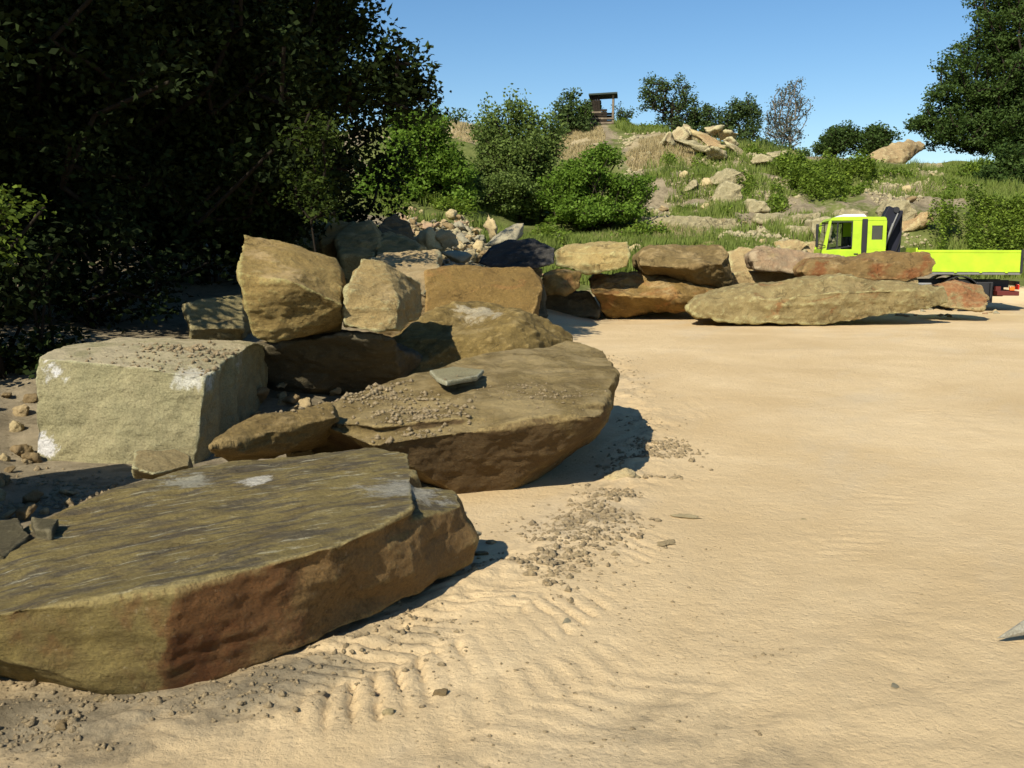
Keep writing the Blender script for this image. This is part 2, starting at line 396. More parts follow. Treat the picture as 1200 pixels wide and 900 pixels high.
n1 = t.rng(t.noise(.35, 6, .6, dist=.5), .32, .68); n2 = t.rng(t.noise(2.2, 8, .65, dist=.5), .3, .7)
sand = t.mix(n1, (.52, .38, .20), (.65, .50, .29)); sand = t.mix(t.mul(n2, .45), sand, (.52, .385, .21))
sand = t.mix(t.rng(t.noise(.9, 5, .6, stretch=(1, .35, 1), rot=(0, 0, .5)), .5, .7, 0, .5), sand, (.53, .43, .28))
sand = t.mix(t.rng(t.noise(55, 4, .7), .62, .74, 0, .5), sand, (.25, .18, .11))
sand = t.mix(t.rng(t.noise(38, 4, .7), .66, .76, 0, .5), sand, (.66, .52, .34))
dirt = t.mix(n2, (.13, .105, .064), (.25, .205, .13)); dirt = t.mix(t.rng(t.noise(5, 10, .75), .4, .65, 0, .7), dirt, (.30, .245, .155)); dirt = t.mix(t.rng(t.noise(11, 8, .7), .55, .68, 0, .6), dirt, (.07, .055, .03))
gr = t.mix(n2, (.08, .095, .025), (.15, .165, .05)); dry = t.mix(n2, (.27, .215, .12), (.38, .31, .18))
ns = t.noise(6, 8, .7)
def thr(m, lo=.25, hi=.75): return t.rng(t.mul(m, t.mul(t.mul(ns, .5, 'SUBTRACT'), .9), 'ADD'), lo, hi)
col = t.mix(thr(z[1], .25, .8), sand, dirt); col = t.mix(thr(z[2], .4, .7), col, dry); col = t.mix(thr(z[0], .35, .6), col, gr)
nb = t.bump(t.noise(10, 10, .72), .03, .75); nb = t.bump(t.noise(60, 6, .75), .006, .9, nb)
nb = t.bump(t.rng(t.vor(26), .0, .5), .004, .5, nb)
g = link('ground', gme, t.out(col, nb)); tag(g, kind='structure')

# ------------------------------------------------------------------ rock materials
OCH = (.27, .185, .085); OLV = (.205, .165, .08); BRN = (.165, .105, .045); TAN = (.38, .285, .16)
GRY = (.17, .155, .115); RUST = (.24, .085, .03); PNK = (.34, .24, .17)
A0 = Vector((-1.5, 4.6, 0))

def rmA():
    return rock_mat('front_slab_stone', (.29, .23, .10), (.23, .185, .085), (.15, .11, .055), dust=0, crack=.5, pale=.4, palec=(.42, .36, .17),
        streak=(-.58, 2.6, 15., ((.075, .065, .055), (.46, .42, .27))), bump=.8,
        spots=((tuple(Z(380, 700, .25)-A0), 1.3, (.27, .155, .06), .8, .2), (tuple(Z(270, 745, .25)-A0), .36, (.20, .075, .026), .62, .22), (tuple(Z(230, 790, .1)-A0), .2, (.12, .035, .010), .6, .22),
               (tuple(Z(278, 702, .38)-A0), .035, (.45, .42, .27), .9), (tuple(Z(300, 562, .5)-A0), .07, (.60, .56, .46), .9),
               (tuple(Z(215, 562, .5)-A0), .12, (.42, .40, .30), .75), (tuple(Z(470, 575, .47)-A0), .17, (.42, .40, .32), .7),
               (tuple(Z(175, 715, .4)-A0), .05, (.42, .34, .15), .8), (tuple(Z(40, 600, .45)-A0), .2, (.24, .165, .055), .6)))
A_top = [Z(-150, 742, .38), Z(0, 709, .42), Z(70, 707, .43), Z(205, 691, .44), Z(400, 638, .47), Z(487, 600, .48), Z(481, 531, .50), Z(430, 525, .50),
         Z(240, 545, .50), Z(130, 572, .49), Z(50, 614, .47), Z(0, 640, .44), Z(-150, 690, .38)]
A_bot = [Z(190, 821, -.02), Z(160, 819, -.02), Z(60, 806, -.02), Z(-20, 782, -.02), Z(-160, 770, -.05), Z(350, 764, .04), Z(330, 745, -.03), Z(440, 690, -.03), Z(178, 752, .20), Z(60, 762, .17),
         Vector((-2.9, 4.6, -.05)), Vector((-2.2, 5.3, -.05)), Vector((-1.0, 5.7, -.05)), Vector((-.7, 5.4, -.05))]
A2 = [Z(300, 668, .43), Z(400, 641, .455), Z(442, 617, .455), Z(470, 570, .47), Z(500, 566, .455), Z(534, 572, .44), Z(544, 592, .40), Z(549, 620, .27), Z(546, 655, .10),
      Z(470, 706, .07), Z(350, 764, .04), Vector((-.9, 5.4, -.05)), Z(380, 700, .25), Z(500, 640, .30)]
def modA(V2, V, N):
    # the small dark notch on the front edge
    c = np.array(Z(403, 640, .46)-A0); d = np.linalg.norm((V2-c)*np.array([1, 1, .5]), axis=1)
    V2 = V2-N*(.04*np.exp(-(d/.028)**2))[:, None]
    m = sstep(.45, .9, V[:, 0])*np.clip(1-N[:, 2], 0, 1)          # the shelly broken right end
    return V2+N*(m*(.07*facet(V*3.1+4, 9)+.03*facet(V*8, 10)))[:, None]
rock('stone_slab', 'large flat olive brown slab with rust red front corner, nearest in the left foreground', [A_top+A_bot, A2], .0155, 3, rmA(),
     group=None, cat='stone slab', a_big=.012, a_fac=.020, a_fine=.006, strata=.008, loc=A0, mod=modA)

# thin dark flakes at the left edge behind the slab
mF = rock_mat('dark_flake_stone', (.10, .09, .06), (.14, .12, .08), (.08, .07, .05), dust=.2, pale=.1)
def flat_stone(name, label, P, th, seed, mat, vox=.012, cat='stone', **k):
    pts = [p+Vector((0, 0, 0)) for p in P]+[p+Vector((0, 0, -th)) for p in P]
    kk = dict(a_big=.006, a_fac=.012, a_fine=.003, strata=.003); kk.update(k)
    return rock(name, label, [pts], vox, seed, mat, cat=cat, **kk)
flat_stone('stone_flake', 'thin dark flat flake lying at the left picture edge behind the nearest slab',
     [Z(-60, 612, .46), Z(22, 606, .48), Z(36, 625, .47), Z(5, 650, .45), Z(-60, 655, .43)], .06, 8, mF)
flat_stone('stone_flake', 'small dark flake on the rear left rim of the nearest slab',
     [Z(36, 606, .50), Z(70, 606, .505), Z(60, 622, .495), Z(40, 620, .49)], .05, 9, mF)

# ------------------------------------------------------------------ second slab with the overhang
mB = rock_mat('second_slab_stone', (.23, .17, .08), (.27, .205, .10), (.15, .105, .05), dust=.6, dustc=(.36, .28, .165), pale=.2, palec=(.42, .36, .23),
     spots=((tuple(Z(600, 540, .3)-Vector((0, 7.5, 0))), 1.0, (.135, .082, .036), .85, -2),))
B0 = Vector((0, 7.5, 0))
B1 = [Z(435, 522, .45), Z(465, 513, .48), Z(552, 500, .52), Z(595, 494, .55), Z(650, 486, .58), Z(706, 487, .56), Z(716, 470, .57), Z(700, 440, .66), Z(560, 440, .70), Z(450, 470, .60), Z(380, 500, .5),
      Z(487, 566, -.02), Z(539, 582, -.02), Z(591, 577, -.02), Z(632, 552, -.02), Z(665, 536, .02), Z(703, 508, .30), Z(690, 500, .42), Vector((-.2, 8.4, -.05)), Vector((-1.1, 7.8, -.05))]
B2 = [Z(600, 470, .62), Z(708, 475, .60), Z(722, 436, .66), Z(708, 410, .72), Z(669, 402, .76), Z(610, 410, .76), Z(545, 422, .74), Z(485, 436, .70), Z(400, 468, .62), Z(340, 492, .52), Z(345, 505, .40), Z(440, 500, .55),
      Z(718, 470, .35), Z(712, 495, .25), Z(690, 505, .1), Vector((.45, 9.3, -.05)), Vector((-.6, 9.2, -.05)), Vector((-1.6, 8.3, -.05)), Vector((-1.5, 7.6, -.05)), Z(640, 545, -.02)]
rock('stone_slab', 'wide brown slab with a shadowed overhang, second from the front, carrying loose clods', [B1, B2], .017, 11, mB, cat='stone slab',
     a_big=.025, a_fac=.026, a_fine=.007, strata=.012, loc=B0)
mL = rock_mat('light_slate', (.34, .32, .22), (.40, .37, .27), (.28, .25, .17), dust=.1, pale=.3)
flat_stone('stone_flake', 'thin pale grey green flat stone lying on the second slab', [Z(504, 434, .745), Z(530, 430, .75), Z(567, 433, .76), Z(560, 440, .755), Z(523, 447, .75), Z(512, 443, .745)], .035, 14, mL, vox=.01, a_fac=.006)
# leaning small slab
mC = rock_mat('leaning_stone', (.25, .18, .08), (.21, .15, .07), (.16, .11, .05), dust=.2, pale=.25)
rock('stone_block', 'long ochre stone leaning between the pale green block and the second slab',
     [[Z(246, 524, .50), Z(275, 503, .56), Z(302, 490, .62), Z(345, 484, .64), Z(386, 474, .66), Z(395, 489, .60), Z(372, 500, .52), Z(336, 527, .40), Z(300, 538, .34), Z(262, 542, .33), Z(248, 536, .36), Z(360, 500, .35), Vector((-1.9, 6.9, .2)), Vector((-1.2, 7.4, .3)), Vector((-1.9, 7.3, .2))]],
     .012, 17, mC, cat='stone', a_big=.02, a_fac=.03, strata=.006, s=1.6)
mC2 = rock_mat('pale_wedge_stone', (.36, .29, .17), (.42, .34, .21), (.30, .23, .13), dust=.3)
rock('stone', 'pale wedge shaped stone at the foot of the green block', [[D(158, 528, 6.9), D(205, 524, 7.1), D(224, 532, 7.1), D(222, 545, 6.9), D(180, 556, 6.6), D(155, 548, 6.6), D(158, 560, 6.8), D(230, 560, 7.1)]], .012, 18, mC2, cat='stone', a_big=.01, a_fac=.02)
rock('stone', 'small pale stone wedged under the leaning ochre stone', [[D(336, 520, 6.9), D(362, 517, 6.9), D(366, 528, 6.8), D(340, 534, 6.8), D(336, 540, 7.1), D(366, 535, 7.1)]], .01, 19, mC2, cat='stone', a_big=.01, a_fac=.02)

# ------------------------------------------------------------------ pale green block
D0 = Vector((-3, 8.2, 0))
mD = rock_mat('green_sandstone', (.335, .30, .155), (.375, .325, .175), (.26, .24, .125), dust=.75, dustc=(.43, .36, .225), pale=.15, palec=(.5, .49, .36), bump=.6, crack=.15, wear=.6, tint=(1, 1, 1),
     spots=((tuple(D(55, 432, 7.6)-D0), .11, (.75, .73, .68), .95), (tuple(D(46, 522, 7.6)-D0), .10, (.72, .70, .66), .9), (tuple(D(228, 440, 7.7)-D0), .13, (.62, .60, .50), .85),
            (tuple(D(300, 425, 8.6)-D0), .12, (.5, .48, .42), .7)))
DA = [D(45, 419, 7.75), D(110, 425, 7.7), D(168, 430, 7.65), D(238, 442, 7.6), D(39, 470, 7.65), D(40, 545, 7.6), D(100, 560, 7.55), D(226, 560, 7.6), D(236, 500, 7.6), D(75, 408, 8.6), D(140, 396, 9.3), D(300, 400, 9.0), D(318, 408, 9.6), D(312, 480, 9.4), D(244, 545, 7.9), D(120, 440, 9.4), D(250, 480, 7.9)]
def modD(V2, V, N):
    # broken, fluted right hand side
    r = np.clip(N[:, 0], 0, 1)
    q = fbm(np.stack([V[:, 1]*5, V[:, 0]*5, V[:, 2]*1.2], 1), 3, 44)
    return V2+N*(r*.09*q)[:, None]
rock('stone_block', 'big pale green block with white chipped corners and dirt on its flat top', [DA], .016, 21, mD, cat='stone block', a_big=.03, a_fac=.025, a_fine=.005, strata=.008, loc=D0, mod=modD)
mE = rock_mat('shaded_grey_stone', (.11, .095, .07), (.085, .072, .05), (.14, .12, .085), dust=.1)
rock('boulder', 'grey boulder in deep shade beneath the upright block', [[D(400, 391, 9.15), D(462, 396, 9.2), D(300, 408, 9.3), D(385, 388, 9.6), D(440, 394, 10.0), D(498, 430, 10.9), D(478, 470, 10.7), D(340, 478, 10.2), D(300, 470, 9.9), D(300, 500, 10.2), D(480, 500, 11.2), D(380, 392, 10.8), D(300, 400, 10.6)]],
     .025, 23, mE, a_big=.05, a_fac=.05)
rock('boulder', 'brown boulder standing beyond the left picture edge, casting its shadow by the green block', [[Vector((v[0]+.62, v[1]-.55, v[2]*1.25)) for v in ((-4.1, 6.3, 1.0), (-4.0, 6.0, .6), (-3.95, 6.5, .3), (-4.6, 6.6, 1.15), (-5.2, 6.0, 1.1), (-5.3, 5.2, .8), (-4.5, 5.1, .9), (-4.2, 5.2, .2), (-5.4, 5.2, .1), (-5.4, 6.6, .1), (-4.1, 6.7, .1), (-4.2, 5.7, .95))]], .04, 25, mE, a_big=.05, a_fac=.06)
# upright block F
mFb = rock_mat('upright_block_stone', (.33, .235, .10), (.37, .27, .125), (.24, .165, .065), dust=.3, dustc=(.44, .33, .21), pale=.3, palec=(.50, .42, .27), bump=.9)
rock('stone_block', 'tall angular tan block standing on the pale green block', [[D(285, 274, 9.35), D(338, 285, 9.4), D(394, 302, 9.6), D(404, 334, 9.4), D(403, 366, 9.2), D(398, 386, 9.3), D(345, 396, 8.9), D(318, 403, 8.8), D(296, 393, 8.75), D(287, 350, 8.6), D(280, 320, 8.6), D(344, 330, 8.62), D(402, 358, 8.9),
      D(300, 300, 9.9), D(390, 320, 10.2), D(395, 380, 10.0), D(300, 385, 9.8)]], .0155, 27, mFb, cat='stone block', a_big=.02, a_fac=.028, strata=.010, s=1.2)
mG = rock_mat('second_block_stone', (.40, .30, .16), (.43, .33, .19), (.33, .235, .11), dust=.3, dustc=(.46, .35, .22), pale=.3)
rock('stone_block', 'small tan cube of stone with a dark broken right side beside the upright block', [[D(424, 302, 9.5), D(448, 306, 9.6), D(474, 317, 9.9), D(493, 332, 10.3), D(463, 334, 9.3), D(405, 340, 9.05), D(403, 383, 9.0), D(440, 389, 9.0), D(465, 386, 9.05), D(467, 356, 9.1), D(430, 310, 10.2), D(496, 345, 10.4), D(496, 372, 10.3), D(412, 380, 10.0), D(415, 320, 10.0)]], .016, 29, mG, cat='stone block', a_big=.025, a_fac=.035, strata=.01, s=1.2)
mH = rock_mat('dusty_boulder_stone', (.40, .30, .18), (.44, .34, .22), (.34, .25, .15), dust=.7, dustc=(.46, .35, .23))
rock('boulder', 'low dusty tan boulder behind the small cube and the brown block', [[D(448, 297, 14.5), D(480, 290, 15), D(512, 291, 15), D(516, 312, 13.2), D(500, 345, 12.5), D(440, 330, 12.5), D(430, 312, 13), D(440, 420, 13), D(520, 420, 13), D(510, 400, 15), D(440, 390, 15)]],
     .03, 31, mH, a_big=.05, a_fac=.06, s=.8)
mI = rock_mat('brown_block_stone', (.23, .15, .055), (.26, .17, .065), (.17, .105, .04), dust=.15, pale=.3, palec=(.46, .37, .22), rust=(.30, .16, .05), rustamt=.3)
rock('stone_block', 'broad brown squared block with a flat face behind the domed boulder', [[D(497, 318, 12.8), D(518, 312, 13), D(560, 311, 13), D(621, 313, 13.1), D(636, 333, 12.9), D(631, 350, 12.6), D(623, 372, 12.4), D(612, 440, 12.5), D(500, 440, 12.3), D(498, 370, 12.4),
      D(520, 320, 14.0), D(620, 318, 14.0), D(615, 420, 14.0), D(510, 420, 14.0)]], .022, 33, mI, cat='stone block', a_big=.03, a_fac=.03, strata=.012)
mJ = rock_mat('domed_boulder_stone', (.22, .16, .065), (.26, .19, .08), (.165, .115, .045), dust=.3, dustc=(.32, .25, .14), pale=.4, palec=(.52, .46, .32), bump=1.1,
     spots=((tuple(D(562, 362, 11)-Vector((-.3, 11, 0))), .22, (.55, .48, .33), .8),))
rock('boulder', 'domed boulder with a pale bruised crown, between the brown block and the second slab', [[D(462, 395, 10.6), D(500, 372, 11.0), D(540, 352, 11.3), D(572, 349, 11.4), D(596, 357, 11.2), D(612, 372, 10.7), D(590, 400, 10.3), D(590, 420, 10.2), D(640, 378, 11.6), D(672, 396, 11.5), D(690, 430, 11.2), D(655, 450, 10.3), D(470, 470, 10.2), D(452, 430, 10.6),
      D(560, 365, 12.1), D(650, 390, 12.1), D(650, 430, 12.1), D(470, 430, 12.1)]], .02, 37, mJ, a_big=.05, a_fac=.065, strata=.012, loc=Vector((-.3, 11, 0)))

# shaded stones on the bank behind
mK = rock_mat('bank_stone', (.27, .235, .13), (.23, .20, .12), (.31, .25, .14), dust=.3)
mKo = rock_mat('bank_orange_stone', (.42, .25, .09), (.36, .22, .09), (.33, .24, .13), dust=.2)
bank = [
 ('grey green shaded boulder under the oak, leftmost of the bank stones', [D(322, 262, 18), D(345, 249, 18.6), D(388, 252, 18.8), D(392, 272, 18), D(380, 292, 17.6), D(328, 290, 17.5)], mK),
 ('orange ridged stone on the shaded bank under the oak', [D(374, 276, 17.5), D(398, 262, 18), D(412, 262, 18), D(405, 275, 17.3), D(384, 286, 17.1), D(376, 288, 17.1)], mKo),
 ('rounded olive boulder right of the orange stone under the oak', [D(394, 280, 17), D(412, 262, 17.6), D(436, 262, 17.8), D(446, 280, 17), D(440, 298, 16.6), D(400, 300, 16.4)], mK),
 ('low pointed stone at the foot of the rubble heap', [D(436, 286, 17), D(452, 268, 17.6), D(470, 274, 17.8), D(494, 290, 17), D(480, 300, 16.6), D(440, 302, 16.4)], mK),
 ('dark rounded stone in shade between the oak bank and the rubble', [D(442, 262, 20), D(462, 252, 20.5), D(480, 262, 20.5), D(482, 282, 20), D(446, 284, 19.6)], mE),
 ('small flat topped stone in tree shade, left of the upright block', [D(220, 362, 11.6), D(262, 352, 12.2), D(283, 352, 12.2), D(285, 384, 11.6), D(222, 386, 11.3)], mK)]
for i, (lab, pts, m) in enumerate(bank):
    back = [Vector((p.x*1.02, p.y+1.0, p.z-.1)) for p in pts]; low = [Vector((p.x, p.y+.3, p.z-.5)) for p in pts[-2:]]
    rock('boulder', lab, [pts+back+low], .035 if i < 5 else .02, 41+i, m, group='shaded stones on the bank', a_big=.05, a_fac=.07, s=.9)
rs = random.Random(5)

# ------------------------------------------------------------------ back row of rocks
mDk = rock_mat('shade_toned_stone', (.045, .045, .055), (.06, .06, .07), (.035, .035, .04), dust=0, pale=.05)  # dark blue tone puts the tree shade into the stone's colour
mP = rock_mat('golden_brown_stone', (.29, .195, .075), (.22, .14, .05), (.15, .09, .035), dust=.4, rust=(.33, .16, .05), rustamt=.3, pale=.35, palec=(.52, .42, .24), sc=.8)
mO = rock_mat('pale_gold_stone', (.46, .37, .20), (.42, .32, .16), (.36, .26, .12), dust=.3, pale=.3, sc=.8)
mQ = rock_mat('dull_brown_stone', (.20, .145, .07), (.16, .11, .05), (.22, .165, .085), dust=.35, pale=.25, sc=.8)
mT = rock_mat('red_streaked_stone', (.26, .18, .085), (.22, .14, .06), (.16, .10, .045), dust=.2, rust=(.20, .062, .018), rustamt=.45, pale=.25, sc=.8)
mU = rock_mat('long_boulder_stone', (.29, .23, .125), (.34, .275, .155), (.19, .14, .07), dust=.2, pale=.55, palec=(.48, .40, .22), rust=(.27, .12, .04), rustamt=.15, sc=.9)
mV = rock_mat('end_stone', (.36, .29, .17), (.32, .25, .14), (.25, .17, .09), dust=.4, rust=(.34, .13, .05), rustamt=.9, sc=1.1)
mS = rock_mat('pinkish_stone', (.34, .25, .18), (.30, .235, .18), (.38, .24, .17), dust=.3, pale=.2, sc=.9)
mR = rock_mat('sandy_stone', (.42, .31, .18), (.38, .28, .16), (.46, .35, .22), dust=.5, sc=.9)
def backrock(lab, front, depth, th, mat, seed, extra=(), vox=.034, name='boulder', cat='boulder', **k):
    """front: (px,py,ddist) points of the face seen; th: how far the stone reaches back"""
    F_ = [D(a, b, depth+c) for a, b, c in front]; cx = sum(p.x for p in F_)/len(F_); cz = sum(p.z for p in F_)/len(F_)
    Bk = [Vector((cx+(p.x-cx)*.9, p.y+th, cz+(p.z-cz)*.75)) for p in F_]
    kk = dict(a_big=.05, a_fac=.062, a_fine=.007, strata=.025, s=.85); kk.update(k)
    return rock(name, lab, [F_+Bk+[D(*e) for e in extra]], vox, seed, mat, group='boulders along the back of the quarry floor', cat=cat, **kk)
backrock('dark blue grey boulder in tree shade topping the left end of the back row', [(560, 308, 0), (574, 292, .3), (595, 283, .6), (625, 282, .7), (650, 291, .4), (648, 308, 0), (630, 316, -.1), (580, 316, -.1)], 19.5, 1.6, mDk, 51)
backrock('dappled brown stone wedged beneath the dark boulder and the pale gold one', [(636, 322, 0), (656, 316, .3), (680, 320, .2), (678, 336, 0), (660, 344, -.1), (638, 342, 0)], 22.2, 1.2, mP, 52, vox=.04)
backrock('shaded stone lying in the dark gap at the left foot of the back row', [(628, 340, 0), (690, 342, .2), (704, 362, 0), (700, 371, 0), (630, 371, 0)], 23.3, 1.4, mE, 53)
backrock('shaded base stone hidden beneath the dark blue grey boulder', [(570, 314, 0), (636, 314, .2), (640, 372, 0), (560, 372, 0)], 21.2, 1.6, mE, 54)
backrock('pale gold squared block on the top tier of the back row', [(650, 294, .1), (664, 287, .5), (700, 285, .6), (735, 283, .6), (738, 300, .1), (737, 313, 0), (700, 319, 0), (688, 320, 0), (652, 311, 0)], 22.6, 1.8, mO, 55, name='stone_block', cat='stone block', a_fac=.05, a_big=.04)
backrock('golden brown boulder with dark undercut base, bottom tier beneath the pale gold block', [(689, 327, .3), (697, 319, .8), (750, 319, .9), (812, 321, .9), (824, 326, .7), (846, 338, .6), (836, 346, .1), (812, 353, 0), (750, 348, -.3), (694, 343, -.2), (800, 366, .5), (740, 371, .5), (712, 371, .6), (706, 350, .3)], 23.0, 1.8, mP, 56)
backrock('dull brown flat topped boulder on the top tier, right of the pale block', [(748, 300, .3), (764, 287, 1.0), (800, 286, 1.0), (846, 286, 1.0), (856, 296, .5), (847, 309, 0), (790, 314, -.1), (749, 311, 0), (857, 330, .6), (848, 336, .6), (790, 322, .5), (755, 320, .5)], 23.0, 1.7, mQ, 57)
backrock('sandy block in the second row behind the long boulder', [(856, 318, 0), (900, 317, .2), (945, 320, .2), (945, 342, 0), (858, 340, 0)], 24.5, 1.2, mR, 58, name='stone_block', cat='stone block', vox=.04, a_fac=.05)
backrock('light sandy stone leaning behind the pinkish stone', [(854, 296, .4), (872, 289, .5), (890, 298, .3), (886, 320, 0), (856, 322, 0)], 26, 1.2, mR, 59, vox=.04)
backrock('pinkish grey stone at the left end of the long rusty slab', [(882, 300, 0), (893, 289, .4), (924, 293, .4), (960, 297, .4), (990, 300, .3), (985, 312, 0), (940, 321, -.2), (886, 316, -.1)], 23.6, 1.3, mS, 60, vox=.04)
backrock('long rust streaked slab lying on top of the long boulder in front of the truck', [(939, 318, 0), (950, 307, .3), (1007, 300, .6), (1050, 295, .7), (1090, 295, .7), (1097, 307, .3), (1094, 321, .1), (1060, 331, 0), (1015, 333, 0), (942, 326, 0)], 22.2, 1.2, mT, 61, name='stone_slab', cat='stone slab', vox=.035, a_fac=.06, a_big=.04)
backrock('longest mottled boulder of the back row resting on the sand', [(805, 362, .2), (816, 350, .35), (850, 341, .45), (900, 333, .45), (962, 325, .4), (989, 322, .45), (1030, 327, .5), (1060, 330, .5), (1106, 336, .6), (1111, 354, .5), (1088, 363, .3), (1030, 372, .15), (970, 381, 0), (912, 379, -.1), (847, 377, 0), (816, 372, .1), (900, 350, -.05), (975, 342, -.1), (1090, 340, .3)], 21.2, 1.6, mU, 62, vox=.035, a_big=.06)
backrock('rounded stone with red broken face at right end of the back row by the wheel', [(1095, 336, .3), (1110, 331, .6), (1150, 335, .6), (1160, 350, .3), (1152, 364, 0), (1125, 362, 0), (1110, 360, 0), (1098, 358, .1)], 22.8, 1.2, mV, 63, vox=.035, a_fac=.05, a_big=.05)
backrock('small flat stone sandwiched between the long boulder and the rusty slab', [(1045, 327, 0), (1075, 325, .1), (1078, 333, 0), (1048, 334, 0)], 22.3, .5, mR, 64, vox=.025, a_fac=.02, a_big=.02, name='stone', cat='stone')

# ------------------------------------------------------------------ stones: base meshes and copies
def stone_mesh(seed, flat=.5, vox=.06, s=1.):
    r = random.Random(seed); pts = []
    for _ in range(11):
        v = Vector((r.gauss(0, 1), r.gauss(0, 1), r.gauss(0, 1))).normalized()
        pts.append(Vector((v.x*r.uniform(.8, 1.15), v.y*r.uniform(.6, .9), v.z*flat))*.5)
    me, c = rock_mesh('stone', [pts], vox, seed, a_big=.02, a_fac=.05, a_fine=.01, s=2.2, strata=.008, loc=Vector((0, 0, 0)))
    me.materials.clear(); return me
heapmats = [rock_mat('rubble_%s' % n, a, b, c, dust=.2, pale=.2, sc=1.5, wear=0, crack=0, bump=.25) for n, a, b, c in (
  ('tan', (.46, .36, .24), (.40, .31, .20), (.34, .26, .17)), ('pink', (.38, .26, .20), (.33, .23, .18), (.42, .30, .22)), ('grey', (.33, .31, .26), (.38, .35, .29), (.27, .25, .22)),
  ('buff', (.55, .46, .31), (.48, .39, .26), (.42, .33, .21)), ('brown', (.25, .18, .11), (.20, .15, .09), (.28, .21, .13)))]
SM = []
for k in range(10):
    m = stone_mesh(200+k, (.35, .55, .8)[k % 3]); m.materials.append(heapmats[k % 5]); SM.append(m)
colname = ['tan', 'pinkish', 'grey', 'buff', 'brown']; shapen = ['flat', 'chunky', 'blocky']
def place(me, name, loc, size, rot, label, cat, group):
    o = bpy.data.objects.new(name, me); COL.objects.link(o); o.location = loc; o.scale = size if isinstance(size, (tuple, list)) else (size,)*3
    o.rotation_euler = rot; return tag(o, label, cat, group)
hr = random.Random(77)
for i in range(280):
    y = hr.uniform(24.5, 31.5); u = (y-24.5)/7
    px = hr.uniform(478+u*-14, 590-u*36) if hr.random() < .85 else hr.uniform(575, 650)
    if px > 575 and y > 29.5: y = hr.uniform(25.5, 28.5)
    k = hr.randrange(10); s = hr.choice([.18, .22, .26, .32, .4, .5])*hr.uniform(.8, 1.2)
    p = GR(px, y, s*.10+hr.uniform(0, .10))
    place(SM[k], 'rubble_stone', p, s, (hr.uniform(-.6, .6), hr.uniform(-.6, .6), hr.uniform(0, 6.3)),
          '%s %s stone in the rubble heap below the bushes' % (shapen[k % 3], colname[k % 5]), 'stone', 'stones of the rubble heap')
for px, py, d, s, rot, k, lab in ((575, 268, 25.2, .95, (.2, 1.25, .3), 3, 'pale stone standing upright at the right end of the rubble heap'),
        (591, 279, 24.6, 1.2, (.15, -.5, .2), 2, 'long grey plank of stone sloping out of the rubble heap'), (504, 284, 22.5, .95, (.3, .2, .5), 8, 'large buff flat stone at the lower front of the rubble heap'),
        (521, 282, 22.4, .75, (1.0, .3, .2), 0, 'tan triangular stone tilted up at the lower front of the rubble heap'), (533, 300, 21.5, .8, (.2, .1, .4), 2, 'large dark grey stone at the bottom of the rubble heap beside the dusty boulder')):
    place(SM[k], 'rubble_stone', D(px, py, d), (s, s, s*.6 if k == 2 else s), rot, lab, 'stone', 'stones of the rubble heap')

# summit pile
def hillrock(lab, px, py, d, sx, sy, sz, rot, k, mat=None, group='stones piled on the hilltop', cat='stone', name='boulder'):
    o = place(SM[k], name, D(px, py, d), (sx*1.2, sy*1.1, sz*1.45), rot, lab, cat, group)
    if mat:
        o.data = o.data.copy(); o.data.materials.clear(); o.data.materials.append(mat)
    return o
mSm = rock_mat('summit_tan', (.40, .32, .22), (.34, .27, .18), (.43, .36, .27), dust=.2, sc=.5)
mSo = rock_mat('summit_orange', (.42, .28, .16), (.36, .25, .15), (.40, .30, .20), dust=.1, sc=.5)
mSg = rock_mat('summit_grey', (.30, .27, .19), (.26, .23, .16), (.34, .29, .2), dust=.2, sc=.5)
PD = HIT(830, 186)-48.2
for a in (('squared tan stone crowning the hilltop pile', 838, 151, 51, 1.4, 1.2, .9, (0, 0, .1), 1, mSm),
          ('long orange slab slanting across the hilltop pile', 827, 164, 49.5, 2.0, 1.5, 1.1, (.2, .42, 0), 0, mSo),
          ('tall tan stone at the left of the hilltop pile', 796, 159, 50.3, 1.0, 1.0, 1.3, (.3, .5, .3), 4, mSm),
          ('low tan stone at the left foot of the hilltop pile', 784, 163, 50, .9, .9, 1.2, (0, .2, 1), 7, mSm),
          ('grey green flat slab at the lower left of the hilltop pile', 814, 171, 48.6, 1.9, 1.4, 1.0, (.25, .15, .2), 6, mSg),
          ('flat tan slab right of the crowning stone', 852, 159, 51, 1.3, 1.2, 1.0, (0, .1, .4), 3, mSm),
          ('thin tan slab under the right of the hilltop pile', 856, 167, 50.4, 1.3, 1.1, .9, (0, .1, .9), 9, mSm),
          ('sloping tan slab at the lower right of the hilltop pile', 862, 176, 48.8, 1.5, 1.2, .9, (.2, .45, .2), 0, mSm),
          ('small pale stone in the middle of the hilltop pile', 805, 154, 51.5, .8, .8, .9, (0, .3, 2), 5, mSm),
          ('pale stone below the hilltop pile', 838, 180, 48, 1.6, 1.2, .8, (.1, .1, 1), 2, mSm),
          ('grey flat boulder on the crest right of the hilltop pile', 912, 181, 50, 1.5, 1.3, .9, (0, 0, .3), 1, mSg),
          ('grey stone half sunk in the crest right of the hilltop pile', 893, 187, 47, 1.1, 1.2, .8, (0, .2, .3), 4, mSg)):
    a = list(a); a[3] = 48.2+PD+(a[3]-48.2)*.55; hillrock(*a)
mBig = rock_mat('crest_boulder_stone', (.38, .28, .18), (.34, .26, .17), (.30, .225, .15), dust=.2, sc=.4)
hillrock('broad half buried stone carrying the hilltop pile', 828, 176, 48.2+PD+1.6, 3.6, 2.4, 1.3, (.1, 0, 0), 1, mSm)
BD = HIT(1045, 189)-50
